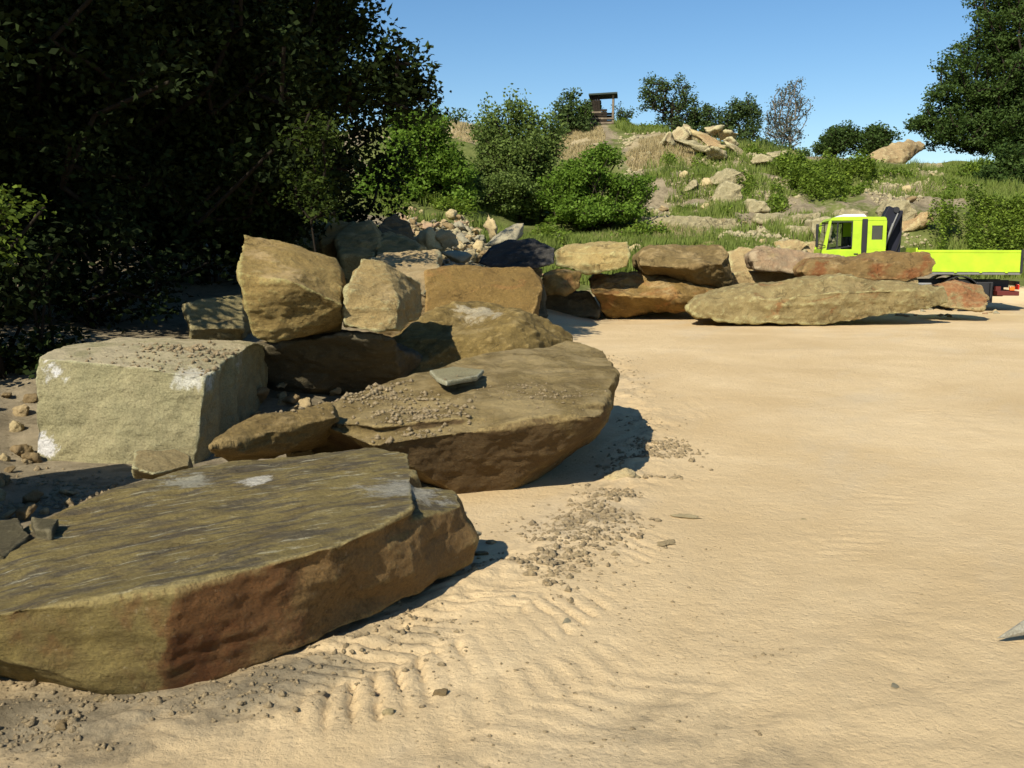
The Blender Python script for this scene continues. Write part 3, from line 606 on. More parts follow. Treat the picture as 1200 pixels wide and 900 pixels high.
F_ = [D(1010, 186, 50+BD), D(1030, 178, 50.5+BD), D(1052, 167, 51+BD), D(1078, 162, 52+BD), D(1084, 172, 52+BD), D(1060, 190, 50+BD), D(1064, 180, 50.2+BD), D(1020, 192, 49.5+BD)]
rock('boulder', 'large tan wedge boulder on the crest under the big right hand tree', [F_+[p+Vector((.3, 2, -.2)) for p in F_]], .07, 71, mBig, a_big=.1, a_fac=.15, s=.5)

# stones set in the slope
slopes = [('long flat ledge stone above the grass behind the back row', [(742, 252), (864, 256), (868, 270), (745, 268)], 33.6, .8, mSg),
          ('long grey ledge stone above the truck, left of the cab', [(888, 250), (960, 252), (962, 265), (900, 266), (886, 258)], 34.5, .8, mSg),
          ('squared grey stone under the right end of the ledge', [(926, 266), (950, 266), (952, 281), (927, 281)], 32.8, .7, mSg),
          ('cracked stone left of the truck cab', [(952, 258), (972, 256), (974, 282), (954, 284)], 32.9, .7, mSg),
          ('flat slab of stone showing just above the cab roof', [(980, 252), (988, 246), (1018, 247), (1022, 258), (982, 260)], 35, .8, mSg),
          ('rounded grey boulder behind the crane', [(1036, 246), (1046, 234), (1066, 233), (1074, 248), (1068, 266), (1042, 264)], 35.5, 1.0, mSg),
          ('orange stone in the bank right of the crane', [(1056, 262), (1080, 250), (1094, 250), (1096, 260), (1076, 268), (1058, 272)], 34.6, .7, mSo),
          ('dark flat ledge stone jutting in the middle of the slope', [(790, 222), (816, 212), (818, 218), (796, 228)], 41, .9, mSg),
          ('tan outcrop in the slope below the hilltop pile', [(832, 210), (850, 198), (872, 200), (876, 212), (858, 218), (836, 216)], 42, 1.0, mSg),
          ('tan rock rib in the middle of the slope', [(836, 232), (852, 214), (868, 218), (872, 234), (846, 240)], 38.5, .8, mSg),
          ('low outcrop stone left of the bramble patch', [(870, 244), (876, 234), (898, 236), (902, 246), (884, 250)], 37.5, .8, mSg),
          ('flat stone in the bank behind the pinkish stone', [(900, 284), (930, 280), (952, 286), (940, 296), (906, 294)], 29.8, .8, mR),
          ('low slab in the bank left of the truck cab', [(930, 288), (964, 284), (966, 296), (940, 300)], 28.6, .7, mR),
          ('grey slab on the crest below the right hand tree', [(1073, 194), (1105, 190), (1108, 197), (1078, 200)], 47, .8, mSg)]
for i, (lab, poly, d, th, m) in enumerate(slopes):
    d = HIT(sum(a for a, b in poly)/len(poly), max(b for a, b in poly))+.15
    f = [D(a, b, d-.2 if j > 1 else d+.15) for j, (a, b) in enumerate(poly)]
    rock('stone', lab, [f+[p+Vector((0, th, -.05)) for p in f]], .045, 91+i, m, group='stones set in the hillside', cat='stone', a_big=.06, a_fac=.09, s=.8, strata=.03)
for i in range(70):
    y = hr.uniform(30, 49); px = hr.choice([hr.uniform(740, 900), hr.uniform(740, 900), hr.uniform(1000, 1120), hr.uniform(620, 960)])
    if px < 760 and y > 33: continue
    k = hr.randrange(10); s = hr.uniform(.2, .75)*(.8+y/90)
    p = GR(px, y, .02)
    place(SM[k], 'hillside_stone', p, (s, s, s*.8), (hr.uniform(-.3, .3), hr.uniform(-.3, .3), hr.uniform(0, 6)), '%s %s loose stone on the overgrown slope' % (shapen[k % 3], colname[k % 5]), 'stone', 'loose stones on the slope')
# left bank rubble near the green block, in the shade
for i in range(60):
    px = hr.uniform(-60, 42); y = hr.uniform(6.0, 9.0)
    if i > 42: px = hr.uniform(-20, 200); y = hr.uniform(5.9, 6.7)
    k = hr.choice((0, 4, 5, 9, 8, 4, 9)); s = hr.uniform(.07, .26)
    p = GR(px, y, s*.15)
    place(SM[k], 'bank_stone', p, s, (hr.uniform(-.5, .5), hr.uniform(-.5, .5), hr.uniform(0, 6)), '%s %s broken stone on the dirt left of the green block' % (shapen[k % 3], colname[k % 5]), 'stone', 'broken stones left of the green block')
for i in range(34):
    p = Z(hr.uniform(262, 420), hr.uniform(455, 500), .25); p.x += hr.uniform(-.1, .1); p.z = H1(p.x, p.y)+hr.uniform(.0, .12); k = hr.choice((0, 4, 5, 9)); s = hr.uniform(.1, .3)
    place(SM[k], 'bank_stone', p, s, (hr.uniform(-.5, .5), hr.uniform(-.5, .5), hr.uniform(0, 6)), '%s %s broken stone in the gap between the green block and the second slab' % (shapen[k % 3], colname[k % 5]), 'stone', 'broken stones in the gap between block and slab')
# small stones on the sand
mSand = rock_mat('sandy_clod', (.40, .30, .16), (.32, .24, .14), (.24, .175, .10), dust=.35, tint=(1, .97, .92), dustc=(.46, .36, .22), pale=.1, sc=3)
near = [('flat buff stone half buried at the edge of the clods', 728, 562, .34, .25, 8), ('flat pale stone lying flush in the sand', 805, 604, .27, .12, 3),
        ('second flat pale stone flush in the sand, nearer the camera', 781, 638, .22, .12, 0), ('grey brown chip standing by its shadow in the foreground tracks', 515, 818, .085, .5, 4),
        ('dark grey pebble beside the slab shadow', 600, 706, .05, .6, 2), ('dark pebble lying in the ruts below the second slab', 664, 732, .07, .6, 7),
        ('angular dark chip standing on the tracks', 1048, 806, .05, .3, 2), ('small brown clod stone at the bottom left', 72, 860, .09, .6, 4), ('tan stone among clods at the bottom left', 120, 828, .08, .6, 0),
        ('dull stone in the ruts at the lower left', 440, 815, .07, .5, 1), ('buff chip in the lower tracks', 455, 842, .06, .5, 8), ('flat stone on the sand near the slab corner', 575, 640, .12, .3, 5),
        ('brown stone in the shade right of the nearest slab', 563, 655, .16, .4, 9), ('grey stone at the tip of the nearest slab', 556, 628, .12, .4, 2), ('thin pale splinter lying on the smooth sand', 942, 607, .06, .2, 3)]
for lab, px, py, s, fl, k in near:
    p = Z(px, py, 0); z_ = H1(p.x, p.y); p.z = z_+s*.05*fl
    place(SM[k], 'loose_stone', p, (s, s*.9, s*fl*1.6), (hr.uniform(-.15, .15), hr.uniform(-.15, .15), hr.uniform(0, 6)), lab, 'stone', 'loose stones on the quarry floor')
for i in range(26):
    px = hr.uniform(1100, 1175) if i < 12 else hr.uniform(1040, 1120); py = hr.uniform(358, 372); p = Z(px, py, 0); p.z = H1(p.x, p.y)+.02; k = hr.randrange(10)
    place(SM[k], 'loose_stone', p, hr.uniform(.12, .35), (0, 0, hr.uniform(0, 6)), '%s %s stone scattered by the right end of the back row' % (shapen[k % 3], colname[k % 5]), 'stone', 'stones scattered by the back row')
# grey pointed shard at the right edge
mSh = rock_mat('slate_grey_stone', (.20, .19, .18), (.23, .22, .21), (.17, .16, .15), dust=.1, pale=.05, bump=.5)
P_ = [Z(1168, 748, .022), Z(1186, 738, .06), Z(1206, 722, .11), Z(1290, 690, .17), Z(1310, 722, .11), Z(1206, 739, .06), Z(1178, 748, .022)]
bm = hull_bm(P_+[Vector((p.x+.008, p.y+.01, p.z-.02)) for p in P_[1:-1]]); me = bpy.data.meshes.new('stone_shard'); bm.to_mesh(me); bm.free()
tag(link('stone_shard', me, mSh), 'grey pointed slab tip poking in at the right picture edge', 'stone')

# clods and gravel: nobody could count them
def clods(name, pts, sizes, mat, seed):
    r = np.random.RandomState(seed); n = len(pts)
    base = np.array([[0, 0, 1], [.9, 0, .1], [.28, .85, -.1], [-.72, .53, .15], [-.72, -.53, -.1], [.28, -.85, .1], [0, 0, -1]], float)
    fc = [[0, i, i % 5+1] for i in range(1, 6)]+[[6, i % 5+1, i] for i in range(1, 6)]; fc = np.array(fc)
    V = base[None]*(1+.7*(r.rand(n, 7, 1)-.5))*np.stack([sizes, sizes*(.6+.4*r.rand(n)), sizes*(.45+.35*r.rand(n))], 1)[:, None]*.5
    a = r.rand(n)*6.28; c, s = np.cos(a), np.sin(a)
    X_ = V[:, :, 0]*c[:, None]-V[:, :, 1]*s[:, None]; Y_ = V[:, :, 0]*s[:, None]+V[:, :, 1]*c[:, None]
    V = np.stack([X_, Y_, V[:, :, 2]], 2)+pts[:, None]
    me = mesh_np(name, V.reshape(-1, 3), (fc[None]+np.arange(n)[:, None, None]*7).reshape(-1, 3), 3)
    return link(name, me, mat)
r = np.random.RandomState(4)
P_ = []; S_ = []
gp1, gp2, gp3 = Z(780, 520, 0), Z(740, 580, 0), Z(610, 690, 0)
L = [Vector((a, b)) for a, b in CLOD]
for k in range(7000):
    u = r.rand()*(len(L)-1.001); i = int(u); p = L[i].lerp(L[i+1], u-i); dd = (L[i+1]-L[i]).normalized(); off = r.randn()*(.10+.22*r.rand())
    P_.append((p.x+dd.y*off, p.y-dd.x*off)); S_.append(.005+.035*r.rand()**6+.03*(r.rand() < .012))
for k in range(3500): P_.append((r.uniform(-3, 1.2), r.uniform(2.9, 6.0))); S_.append(.006+.02*r.rand()**5)
for k in range(900): P_.append((-1.7+r.randn()*.6, 3.3+r.randn()*.22)); S_.append(.006+.05*r.rand()**6)
for k in range(2500): P_.append((r.uniform(-1, 6), r.uniform(3, 11))); S_.append(.004+.012*r.rand()**5)
for k in range(5000):
    q = gp1.lerp(gp2, r.rand()) if r.rand() < .5 else gp2.lerp(gp3, r.rand()); P_.append((q.x+r.randn()*.16, q.y+r.randn()*.16)); S_.append(.008+.06*r.rand()**6)
for k in range(3000): P_.append((-3.6+r.randn()*1.1, 6.2+r.randn()*.5)); S_.append(.015+.07*r.rand()**3)
P_ = np.array(P_); S_ = np.array(S_); m = fbm(p2(P_[:, 0]*1.7, P_[:, 1]*1.7), 3, 90) > -.05; P_ = P_[m]; S_ = S_[m]
zz = H(P_[:, 0], P_[:, 1])+S_*.04
o = clods('gravel', np.stack([P_[:, 0], P_[:, 1], zz], 1), S_, mSand, 9); tag(o, 'loose earth clods and gravel strewn beside the slabs and tracks', 'gravel', None, 'stuff')
P_ = []; S_ = []
for (px, y, rx, ry, n_) in ((800, 42, 70, 6, 3500), (880, 42, 70, 5, 3000), (1070, 41, 70, 4.5, 3500), (980, 33, 130, 2, 2500), (770, 49, 50, 3, 1500), (860, 33, 90, 2, 1200), (560, 29.5, 60, 2.5, 1500)):
    a = r.rand(n_)*6.283; u = np.sqrt(r.rand(n_)); yy = y+np.sin(a)*u*ry; P_.append(np.stack([(px+np.cos(a)*u*rx-600)/F*yy, yy], 1)); S_.append(.04+.30*r.rand(n_)**4)
P_ = np.concatenate(P_); S_ = np.concatenate(S_); m = fbm(p2(P_[:, 0]*.8, P_[:, 1]*.8), 3, 95) > -.1; P_ = P_[m]; S_ = S_[m]
o = clods('scree', np.stack([P_[:, 0], P_[:, 1], H(P_[:, 0], P_[:, 1])], 1), S_, mSg, 19); tag(o, 'broken stone scree strewn over the bare parts of the slope', 'scree', None, 'stuff')
# clods lying on the two slabs
def on_rocks(specs, seed):
    r = np.random.RandomState(seed); P_ = []; S_ = []
    dg = bpy.context.evaluated_depsgraph_get(); dg.update()
    for (px, py, z, sx, sy, n, sm) in specs:
        c = Z(px, py, z)
        for _ in range(n):
            x, y = c.x+r.randn()*sx, c.y+r.randn()*sy
            ok, loc, nn, _, ob, _ = C.ray_cast(dg, Vector((x, y, c.z+.5)), Vector((0, 0, -1)), distance=1.0)
            if ok and ob.name != 'ground' and nn.z > .6:
                s = .008+sm*r.rand()**3; P_.append((x, y, loc.z+s*.15)); S_.append(s)
    return np.array(P_), np.array(S_)
a, b = on_rocks([(495, 482, .62, .16, .22, 700, .05), (440, 470, .6, .22, .12, 350, .05), (400, 462, .6, .25, .10, 260, .08), (640, 455, .68, .18, .15, 160, .03), (250, 412, .82, .35, .16, 500, .06), (270, 425, .8, .12, .12, 200, .07), (180, 418, .84, .3, .2, 260, .04), (340, 512, .45, .2, .12, 120, .05), (600, 470, .6, .3, .3, 150, .02)], 12)
o = clods('earth_clods', a, b, mSand, 13); tag(o, 'crumbled dirt lying on top of the second slab and the green block', 'dirt', None, 'stuff')

# ------------------------------------------------------------------ foliage
def leaf_mat(name, ca, cb, trans=.25, rough=.55, tc=None):
    t = NT(name, rough, .12)
    rnd = t.geo.outputs['Random Per Island']
    n = t.noise(.9, 4, .6)
    col = t.mix(t.mul(t.rng(rnd, 0, 1), t.rng(t.noise(1.6, 3, .6), .35, .68, .25, 1)), ca, cb); col = t.mix(t.rng(n, .35, .65, 0, .35), col, tuple((x*.55+y*.45)*1.25 for x, y in zip(ca, cb)))
    t.out(col)
    tr = t.n.new('ShaderNodeBsdfTranslucent'); t.inp(tr.inputs[0], tc or tuple(min(1, c*1.6) for c in cb))
    mx = t.n.new('ShaderNodeMixShader'); mx.inputs[0].default_value = trans
    t.link(t.b.outputs[0], mx.inputs[1]); t.link(tr.outputs[0], mx.inputs[2]); t.link(mx.outputs[0], t.n['Material Output'].inputs[0])
    return t.m
def bark_mat(name, c):
    t = NT(name, .95, .1); n = t.noise(12, 8, .7, stretch=(1, 1, .2))
    return t.out(t.mix(t.rng(n, .3, .7), tuple(x*.6 for x in c), c), t.bump(n, .02, .8))
bark = bark_mat('bark', (.028, .022, .015)); greybark = bark_mat('grey_bark', (.19, .17, .14))
def leaf_mesh(P, L_, Wd, seed, up=.35):
    """one folded rhombus per leaf"""
    r = np.random.RandomState(seed); n = len(P)
    d = r.randn(n, 3); d[:, 2] = d[:, 2]*.6-.15; d /= np.linalg.norm(d, axis=1)[:, None]
    nrm = r.randn(n, 3); nrm[:, 2] += up*3; s = np.cross(d, nrm); s /= np.linalg.norm(s, axis=1)[:, None]+1e-9
    nn = np.cross(s, d)
    sz = (.65+.7*r.rand(n))[:, None]
    a = P-d*L_*.5*sz; b = P+d*L_*.5*sz; m = P+d*L_*.04*sz
    e = m+s*Wd*.5*sz+nn*L_*.10; f = m-s*Wd*.5*sz+nn*L_*.10
    V = np.stack([a, e, b, f], 1).reshape(-1, 3)
    return mesh_np('leaves', V, np.arange(n*4).reshape(-1, 4), 4)
def tubes(segs, sides=6):
    V = []; Fq = []; k = 0
    ang = np.arange(sides)*2*math.pi/sides
    for a, b, ra, rb in segs:
        d = b-a; L_ = np.linalg.norm(d)
        if L_ < 1e-4: continue
        d = d/L_; u = np.cross(d, [0.3, .9, .1]); u /= np.linalg.norm(u); v = np.cross(d, u)
        ring = np.cos(ang)[:, None]*u+np.sin(ang)[:, None]*v
        V.append(a+ring*ra-d*ra*.3); V.append(b+ring*rb)
        for i in range(sides): Fq.append([k+i, k+(i+1) % sides, k+sides+(i+1) % sides, k+sides+i])
        k += 2*sides
    return smooth(mesh_np('limbs', np.concatenate(V), np.array(Fq), 4))
def grow(base, trunk_top, r0, tips, r, tipr=.02, wig=.12):
    """trunk, then limbs joining each foliage clump to the nearest grown point"""
    base = np.array(base, float); top = np.array(trunk_top, float)
    nodes = []; par = []
    n = 7
    for i in range(n+1):
        u = i/n; nodes.append(base*(1-u)+top*u+np.array([r.randn(), r.randn(), 0])*wig*u*np.linalg.norm(top-base)*.12); par.append(i-1)
    order = np.argsort(np.linalg.norm(tips-top, axis=1)+.5*np.linalg.norm(tips-base, axis=1))
    kids = {}
    for t_ in order:
        A = np.array(nodes); dv = tips[t_]-A; dist = np.linalg.norm(dv, axis=1)
        pen = dist-.5*dv[:, 2].clip(-1, 1)+(np.arange(len(A)) < 3)*3; j = int(np.argmin(pen))
        m = max(1, int(dist[j]/.9)); prev = j
        for q in range(1, m+1):
            u = q/m; pt = nodes[j]*(1-u)+tips[t_]*u
            pt = pt+(r.randn(3)*wig*.5*min(1, dist[j]) if q < m else 0); pt[2] += .12*math.sin(u*math.pi)*dist[j]*.5
            nodes.append(pt); par.append(prev); prev = len(nodes)-1
    cnt = np.ones(len(nodes))
    for i in range(len(nodes)-1, 0, -1): cnt[par[i]] += cnt[i]
    rad = tipr+(r0-tipr)*np.sqrt(cnt/cnt[0])*.95
    return [(nodes[par[i]], nodes[i], rad[par[i]] if par[i] < n+1 and i < n+1 else min(rad[par[i]], rad[i]*1.25), rad[i]) for i in range(1, len(nodes))]
def clump_pts(ell, n, r, shell=.55):
    """n points through a union of ellipsoids (cx,cy,cz,rx,ry,rz), weighted to the outside"""
    vol = np.array([e[3]*e[4]*e[5] for e in ell])**.8; idx = r.choice(len(ell), n, p=vol/vol.sum())
    d = r.randn(n, 3); d /= np.linalg.norm(d, axis=1)[:, None]; rr = (shell+(1-shell)*r.rand(n))
    m = r.rand(n) < .25; rr[m] *= r.rand(m.sum())**.5
    m = r.rand(n) < .13; rr[m] *= 1.1+.25*r.rand(m.sum())
    E = np.array(ell)[idx]; return E[:, :3]+d*E[:, 3:]*rr[:, None]
def plant(name, label, cat, base, ell, nclump, per, cr, leaf, lmat, seed, group=None, trunk_r=.2, bmat=None, trunk_h=.45, shell=.5, flat=.7, stems=1, up=.35, part='crown'):
    r = np.random.RandomState(seed); base = np.array(base, float)
    ell = [tuple(np.array(e[:3])+base)+tuple(e[3:]) for e in ell]
    ctr = clump_pts(ell, nclump, r, shell)
    topz = np.array(ell)[:, 2].mean()
    cx, cy = np.array(ell)[:, 0].mean(), np.array(ell)[:, 1].mean()
    root = empty(name, base); tag(root, label, cat, group)
    ttop = np.array([base[0]*.6+cx*.4, base[1]*.6+cy*.4, base[2]+(topz-base[2])*trunk_h*2])
    if stems == 1: segs = grow(base-[0, 0, .3], ttop, trunk_r, ctr, r)
    else:
        segs = []
        for s in range(stems):
            b = base+[r.randn()*.25, r.randn()*.25, -.2]; sub = ctr[s::stems]
            segs += grow(b, b+(sub.mean(0)-b)*.6, trunk_r, sub, r, .012)
    segs = [(a-base, b-base, c, d) for a, b, c, d in segs]
    link('trunk' if stems == 1 else 'stems', tubes(segs, 7 if trunk_r > .12 else 5), bmat or bark, root)
    cs = cr*(.6+.8*r.rand(nclump)); npc = np.maximum(4, (per*(cs/cr)**2*(.6+.8*r.rand(nclump)))).astype(int)
    idx = np.repeat(np.arange(nclump), npc); n = len(idx)
    d = r.randn(n, 3); d /= np.linalg.norm(d, axis=1)[:, None]; rr = r.rand(n)**.45
    P = ctr[idx]+d*rr[:, None]*cs[idx][:, None]*np.array([1, 1, flat])
    P += np.stack([fbm(P*1.3, 2, 5), fbm(P*1.3, 2, 6), fbm(P*1.3, 2, 7)], 1)*cr*.5
    link(part, leaf_mesh(P-base, leaf, leaf*.62, seed+1, up), lmat, root)
    return root

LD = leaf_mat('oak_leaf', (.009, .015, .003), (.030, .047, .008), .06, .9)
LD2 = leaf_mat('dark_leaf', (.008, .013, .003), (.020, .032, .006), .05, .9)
LB = leaf_mat('bush_leaf', (.085, .150, .018), (.150, .235, .030), .30)
LW = leaf_mat('willow_leaf', (.085, .125, .028), (.145, .195, .045), .28)
LY = leaf_mat('yellow_green_leaf', (.075, .115, .018), (.14, .19, .030), .35)
LYd = leaf_mat('olive_leaf', (.045, .072, .010), (.14, .19, .022), .25, .8)
LYm = leaf_mat('lit_oak_leaf', (.020, .032, .006), (.062, .09, .012), .2, .85)  # lighter leaf tone, painting oak leaves that the sun catches
LS = leaf_mat('skyline_leaf', (.050, .080, .024), (.085, .125, .036), .25)
LSg = leaf_mat('sparse_grey_leaf', (.07, .085, .055), (.105, .125, .075), .25)
LR = leaf_mat('right_tree_leaf', (.034, .062, .014), (.070, .11, .022), .20)
LV = leaf_mat('bramble_leaf', (.075, .12, .016), (.20, .27, .034), .25)

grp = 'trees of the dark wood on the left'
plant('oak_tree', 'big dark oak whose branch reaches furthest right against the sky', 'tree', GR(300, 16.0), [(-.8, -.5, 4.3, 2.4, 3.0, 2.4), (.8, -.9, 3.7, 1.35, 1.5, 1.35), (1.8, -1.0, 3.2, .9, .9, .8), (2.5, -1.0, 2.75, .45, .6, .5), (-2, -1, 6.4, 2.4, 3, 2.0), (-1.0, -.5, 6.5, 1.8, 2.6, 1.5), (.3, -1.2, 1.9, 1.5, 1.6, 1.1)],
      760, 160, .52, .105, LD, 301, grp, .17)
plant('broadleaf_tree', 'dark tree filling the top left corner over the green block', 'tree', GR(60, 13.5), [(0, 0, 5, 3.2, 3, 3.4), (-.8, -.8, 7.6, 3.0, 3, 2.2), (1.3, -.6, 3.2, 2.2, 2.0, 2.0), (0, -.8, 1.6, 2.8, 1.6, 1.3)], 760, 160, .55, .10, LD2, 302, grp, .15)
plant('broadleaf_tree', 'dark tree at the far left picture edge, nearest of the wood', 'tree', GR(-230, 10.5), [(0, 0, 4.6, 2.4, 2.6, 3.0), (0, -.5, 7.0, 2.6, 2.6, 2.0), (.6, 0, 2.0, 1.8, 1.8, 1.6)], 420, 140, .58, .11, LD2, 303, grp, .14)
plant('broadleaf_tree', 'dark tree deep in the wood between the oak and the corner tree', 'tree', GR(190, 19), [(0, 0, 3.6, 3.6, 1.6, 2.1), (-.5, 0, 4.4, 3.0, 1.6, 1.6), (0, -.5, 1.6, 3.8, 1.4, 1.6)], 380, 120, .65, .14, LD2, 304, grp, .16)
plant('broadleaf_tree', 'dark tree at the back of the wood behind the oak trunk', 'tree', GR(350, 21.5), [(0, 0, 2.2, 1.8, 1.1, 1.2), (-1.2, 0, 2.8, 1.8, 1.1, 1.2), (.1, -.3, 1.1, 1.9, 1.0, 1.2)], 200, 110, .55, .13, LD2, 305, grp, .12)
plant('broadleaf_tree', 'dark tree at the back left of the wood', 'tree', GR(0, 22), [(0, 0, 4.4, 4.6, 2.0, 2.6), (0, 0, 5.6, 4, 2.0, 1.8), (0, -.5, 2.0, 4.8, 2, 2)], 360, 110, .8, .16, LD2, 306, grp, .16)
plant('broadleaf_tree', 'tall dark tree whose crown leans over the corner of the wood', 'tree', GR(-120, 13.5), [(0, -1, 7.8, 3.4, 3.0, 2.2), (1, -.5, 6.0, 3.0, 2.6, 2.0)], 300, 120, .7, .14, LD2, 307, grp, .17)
plant('sunlit_shrub', 'yellow green shrub catching the sun at the left picture edge', 'shrub', GR(-5, 9.2), [(-.1, 0, 1.55, .65, .5, .35), (-.45, .1, 1.2, .6, .5, .5), (.45, 0, 1.25, .35, .4, .22)], 46, 70, .24, .06, LYd, 308, None, .03, stems=4, part='foliage')
plant('lit_leaf_patch', 'added lighter leaf patch standing for sunlit leaves on the dark oak', 'tree', GR(372, 12.2), [(0, 0, 2.55, .28, .3, .45), (-.1, 0, 2.0, .25, .3, .35), (.15, 0, 1.7, .2, .2, .25)], 34, 50, .2, .06, LYm, 309, None, .012)  # added plant, its lighter leaves paint the sunlit patch of the oak
plant('undergrowth_shrub', 'dark shrub on the shaded bank left of the small flat topped stone', 'shrub', GR(110, 12.0), [(0, 0, .9, 1.6, .9, .9), (-1.4, 0, 1.0, 1.2, .9, 1.0)], 110, 75, .4, .10, LD2, 310, None, .03, stems=4, part='foliage')
plant('undergrowth_shrub', 'dark ragged shrub on the bank at the left edge behind the green block', 'shrub', GR(5, 9.6), [(0, 0, .7, .8, .7, .8), (-.9, 0, .9, .9, .8, 1.1)], 90, 75, .36, .085, LD2, 311, None, .03, stems=4, part='foliage')
plant('undergrowth_shrub', 'dark shrub under the oak behind the upright block', 'shrub', GR(250, 15.5), [(0, 0, .9, 1.6, .8, .9)], 80, 80, .42, .11, LD2, 312, None, .03, stems=4, part='foliage')

grp = 'bushes at the foot of the hill'
def back(px, py, d):
    """ground point behind the crest; the crown stands at photo row py"""
    return GR(px, d)
def zrow(py, d): return HC+(290-py)/F*d
def skytree(name, lab, px, d, blobs, n, per, cr, leaf, mat, seed, tr=.12, bm=None, cat='tree', stems=1, **k):
    b = GR(px, d); ell = [(Wx(qx, d, zrow(qy, d))-b.x, 0, zrow(qy, d)-b.z, rx/F*d, rx/F*d, ry/F*d) for qx, qy, rx, ry in blobs]
    return plant(name, lab, cat if name[-4:] != 'bush' else 'bush', b, ell, n, per, cr, leaf, mat, seed, grp, tr, bm, stems=stems, **k)
skytree('leafy_bush', 'bright green broad leaved bush right of the dark oak', 492, 33.5, [(490, 185, 40, 40), (462, 218, 46, 28), (510, 148, 18, 16), (524, 205, 24, 32), (478, 155, 22, 22), (540, 235, 20, 16)], 420, 62, .34, .13, LB, 321, .07, stems=6, part='foliage')
skytree('willow_bush', 'tall grey green willow bush with upright shoots, tallest of the bushes', 605, 36, [(605, 195, 46, 48), (574, 168, 20, 36), (628, 158, 22, 26), (603, 235, 58, 24), (576, 138, 9, 10), (606, 138, 18, 13), (646, 175, 18, 26), (560, 220, 20, 24)], 600, 58, .32, .12, LW, 322, .07, stems=8, flat=1.7, part='foliage', up=.0)
skytree('leafy_bush', 'rounded deep green bush below the lookout hut, rightmost of the bushes', 700, 34.5, [(688, 212, 34, 28), (706, 186, 20, 14), (738, 224, 26, 18), (658, 230, 28, 22), (700, 248, 56, 14)], 430, 66, .30, .11, LB, 323, .06, stems=7, part='foliage')
plant('leafy_bush', 'low bush in front of the willow bush above the rubble heap', 'bush', GR(565, 34.5), [(0, 0, .6, 1.3, 1, .6), (.9, 0, .7, 1, .9, .7)], 90, 60, .36, .11, LW, 324, grp, .04, stems=4, part='foliage')
plant('leafy_bush', 'small dark bush on the skyline left of the lookout hut', 'bush', GR(668, 52), [(0, 0, .9, 1.1, 1, 1.3), (.6, 0, .4, .8, .8, .6)], 70, 55, .42, .17, LS, 325, grp, .05, stems=4, part='foliage')
plant('leafy_bush', 'little round bush beside the foot of the lookout hut', 'bush', GR(688, 54.5), [(0, 0, .4, .7, .7, .7)], 40, 55, .35, .15, LB, 326, grp, .04, stems=3, part='foliage')

grp = 'trees along the skyline'
grp = 'trees along the skyline'
skytree('skyline_tree', 'airy tree right of the lookout hut', 788, 62, [(782, 124, 32, 16), (772, 106, 16, 8), (800, 106, 12, 9), (758, 118, 8, 8), (790, 150, 20, 16), (812, 128, 10, 8)], 190, 26, .40, .15, LS, 331, .14)
skytree('skyline_tree', 'low dark tree behind the hilltop stone pile', 822, 62, [(822, 142, 22, 12), (818, 158, 22, 16), (845, 155, 18, 14)], 150, 38, .42, .16, LS, 332, .12)
skytree('skyline_tree', 'dark green tree right of the hilltop stone pile', 866, 61, [(866, 134, 16, 14), (858, 150, 14, 18), (880, 142, 10, 16), (872, 168, 24, 14)], 170, 36, .40, .15, LS, 333, .12)
skytree('skyline_tree', 'thin sparsely leaved grey tree with bare twigs', 925, 60, [(922, 130, 22, 24), (932, 108, 12, 10), (946, 128, 6, 16), (918, 162, 26, 18), (905, 145, 12, 14)], 330, 10, .32, .11, LSg, 334, .11, greybark)
skytree('skyline_bush', 'rounded dark green bush left on the crest before the big tree', 975, 60, [(978, 172, 24, 14), (990, 160, 16, 10)], 130, 50, .42, .15, LR, 335, .05, None, 'bush', 4, part='foliage')
skytree('skyline_bush', 'rounded bush touching the big right hand tree on the crest', 1022, 60, [(1020, 172, 26, 14), (1030, 162, 16, 10)], 140, 50, .42, .15, LR, 336, .05, None, 'bush', 4, part='foliage')
skytree('skyline_bush', 'wispy bush just right of the lookout hut', 732, 56, [(732, 140, 12, 7), (726, 134, 5, 6)], 46, 14, .28, .11, LS, 337, .03, None, 'bush', 3, part='foliage')
skytree('skyline_bush', 'low scrub on the crest between the grey tree and the hilltop stones', 900, 57, [(895, 176, 26, 7), (930, 182, 24, 6)], 70, 40, .35, .13, LS, 341, .03, None, 'bush', 4, part='foliage')
skytree('broadleaf_tree', 'big dense tree at the right picture edge on the crest', 1175, 51, [(1160, 92, 52, 46), (1190, 45, 45, 42), (1120, 128, 36, 28), (1088, 150, 24, 16), (1140, 156, 60, 22), (1205, 120, 60, 60), (1160, 22, 22, 16), (1105, 88, 10, 8), (1220, 10, 50, 40), (1170, 172, 50, 14)], 950, 85, .52, .15, LR, 338, .3, trunk_h=.35)
skytree('leafy_bush', 'large bush on the slope below the big right hand tree', 1185, 43, [(1180, 212, 34, 26), (1200, 190, 30, 24), (1160, 228, 20, 14)], 210, 70, .45, .15, LR, 339, .05, None, 'bush', 5, part='foliage')
skytree('broadleaf_tree', 'distant tree on the skyline above the green bush', 505, 64, [(505, 150, 34, 18), (480, 160, 30, 22)], 120, 45, .55, .2, LS, 340, .12)

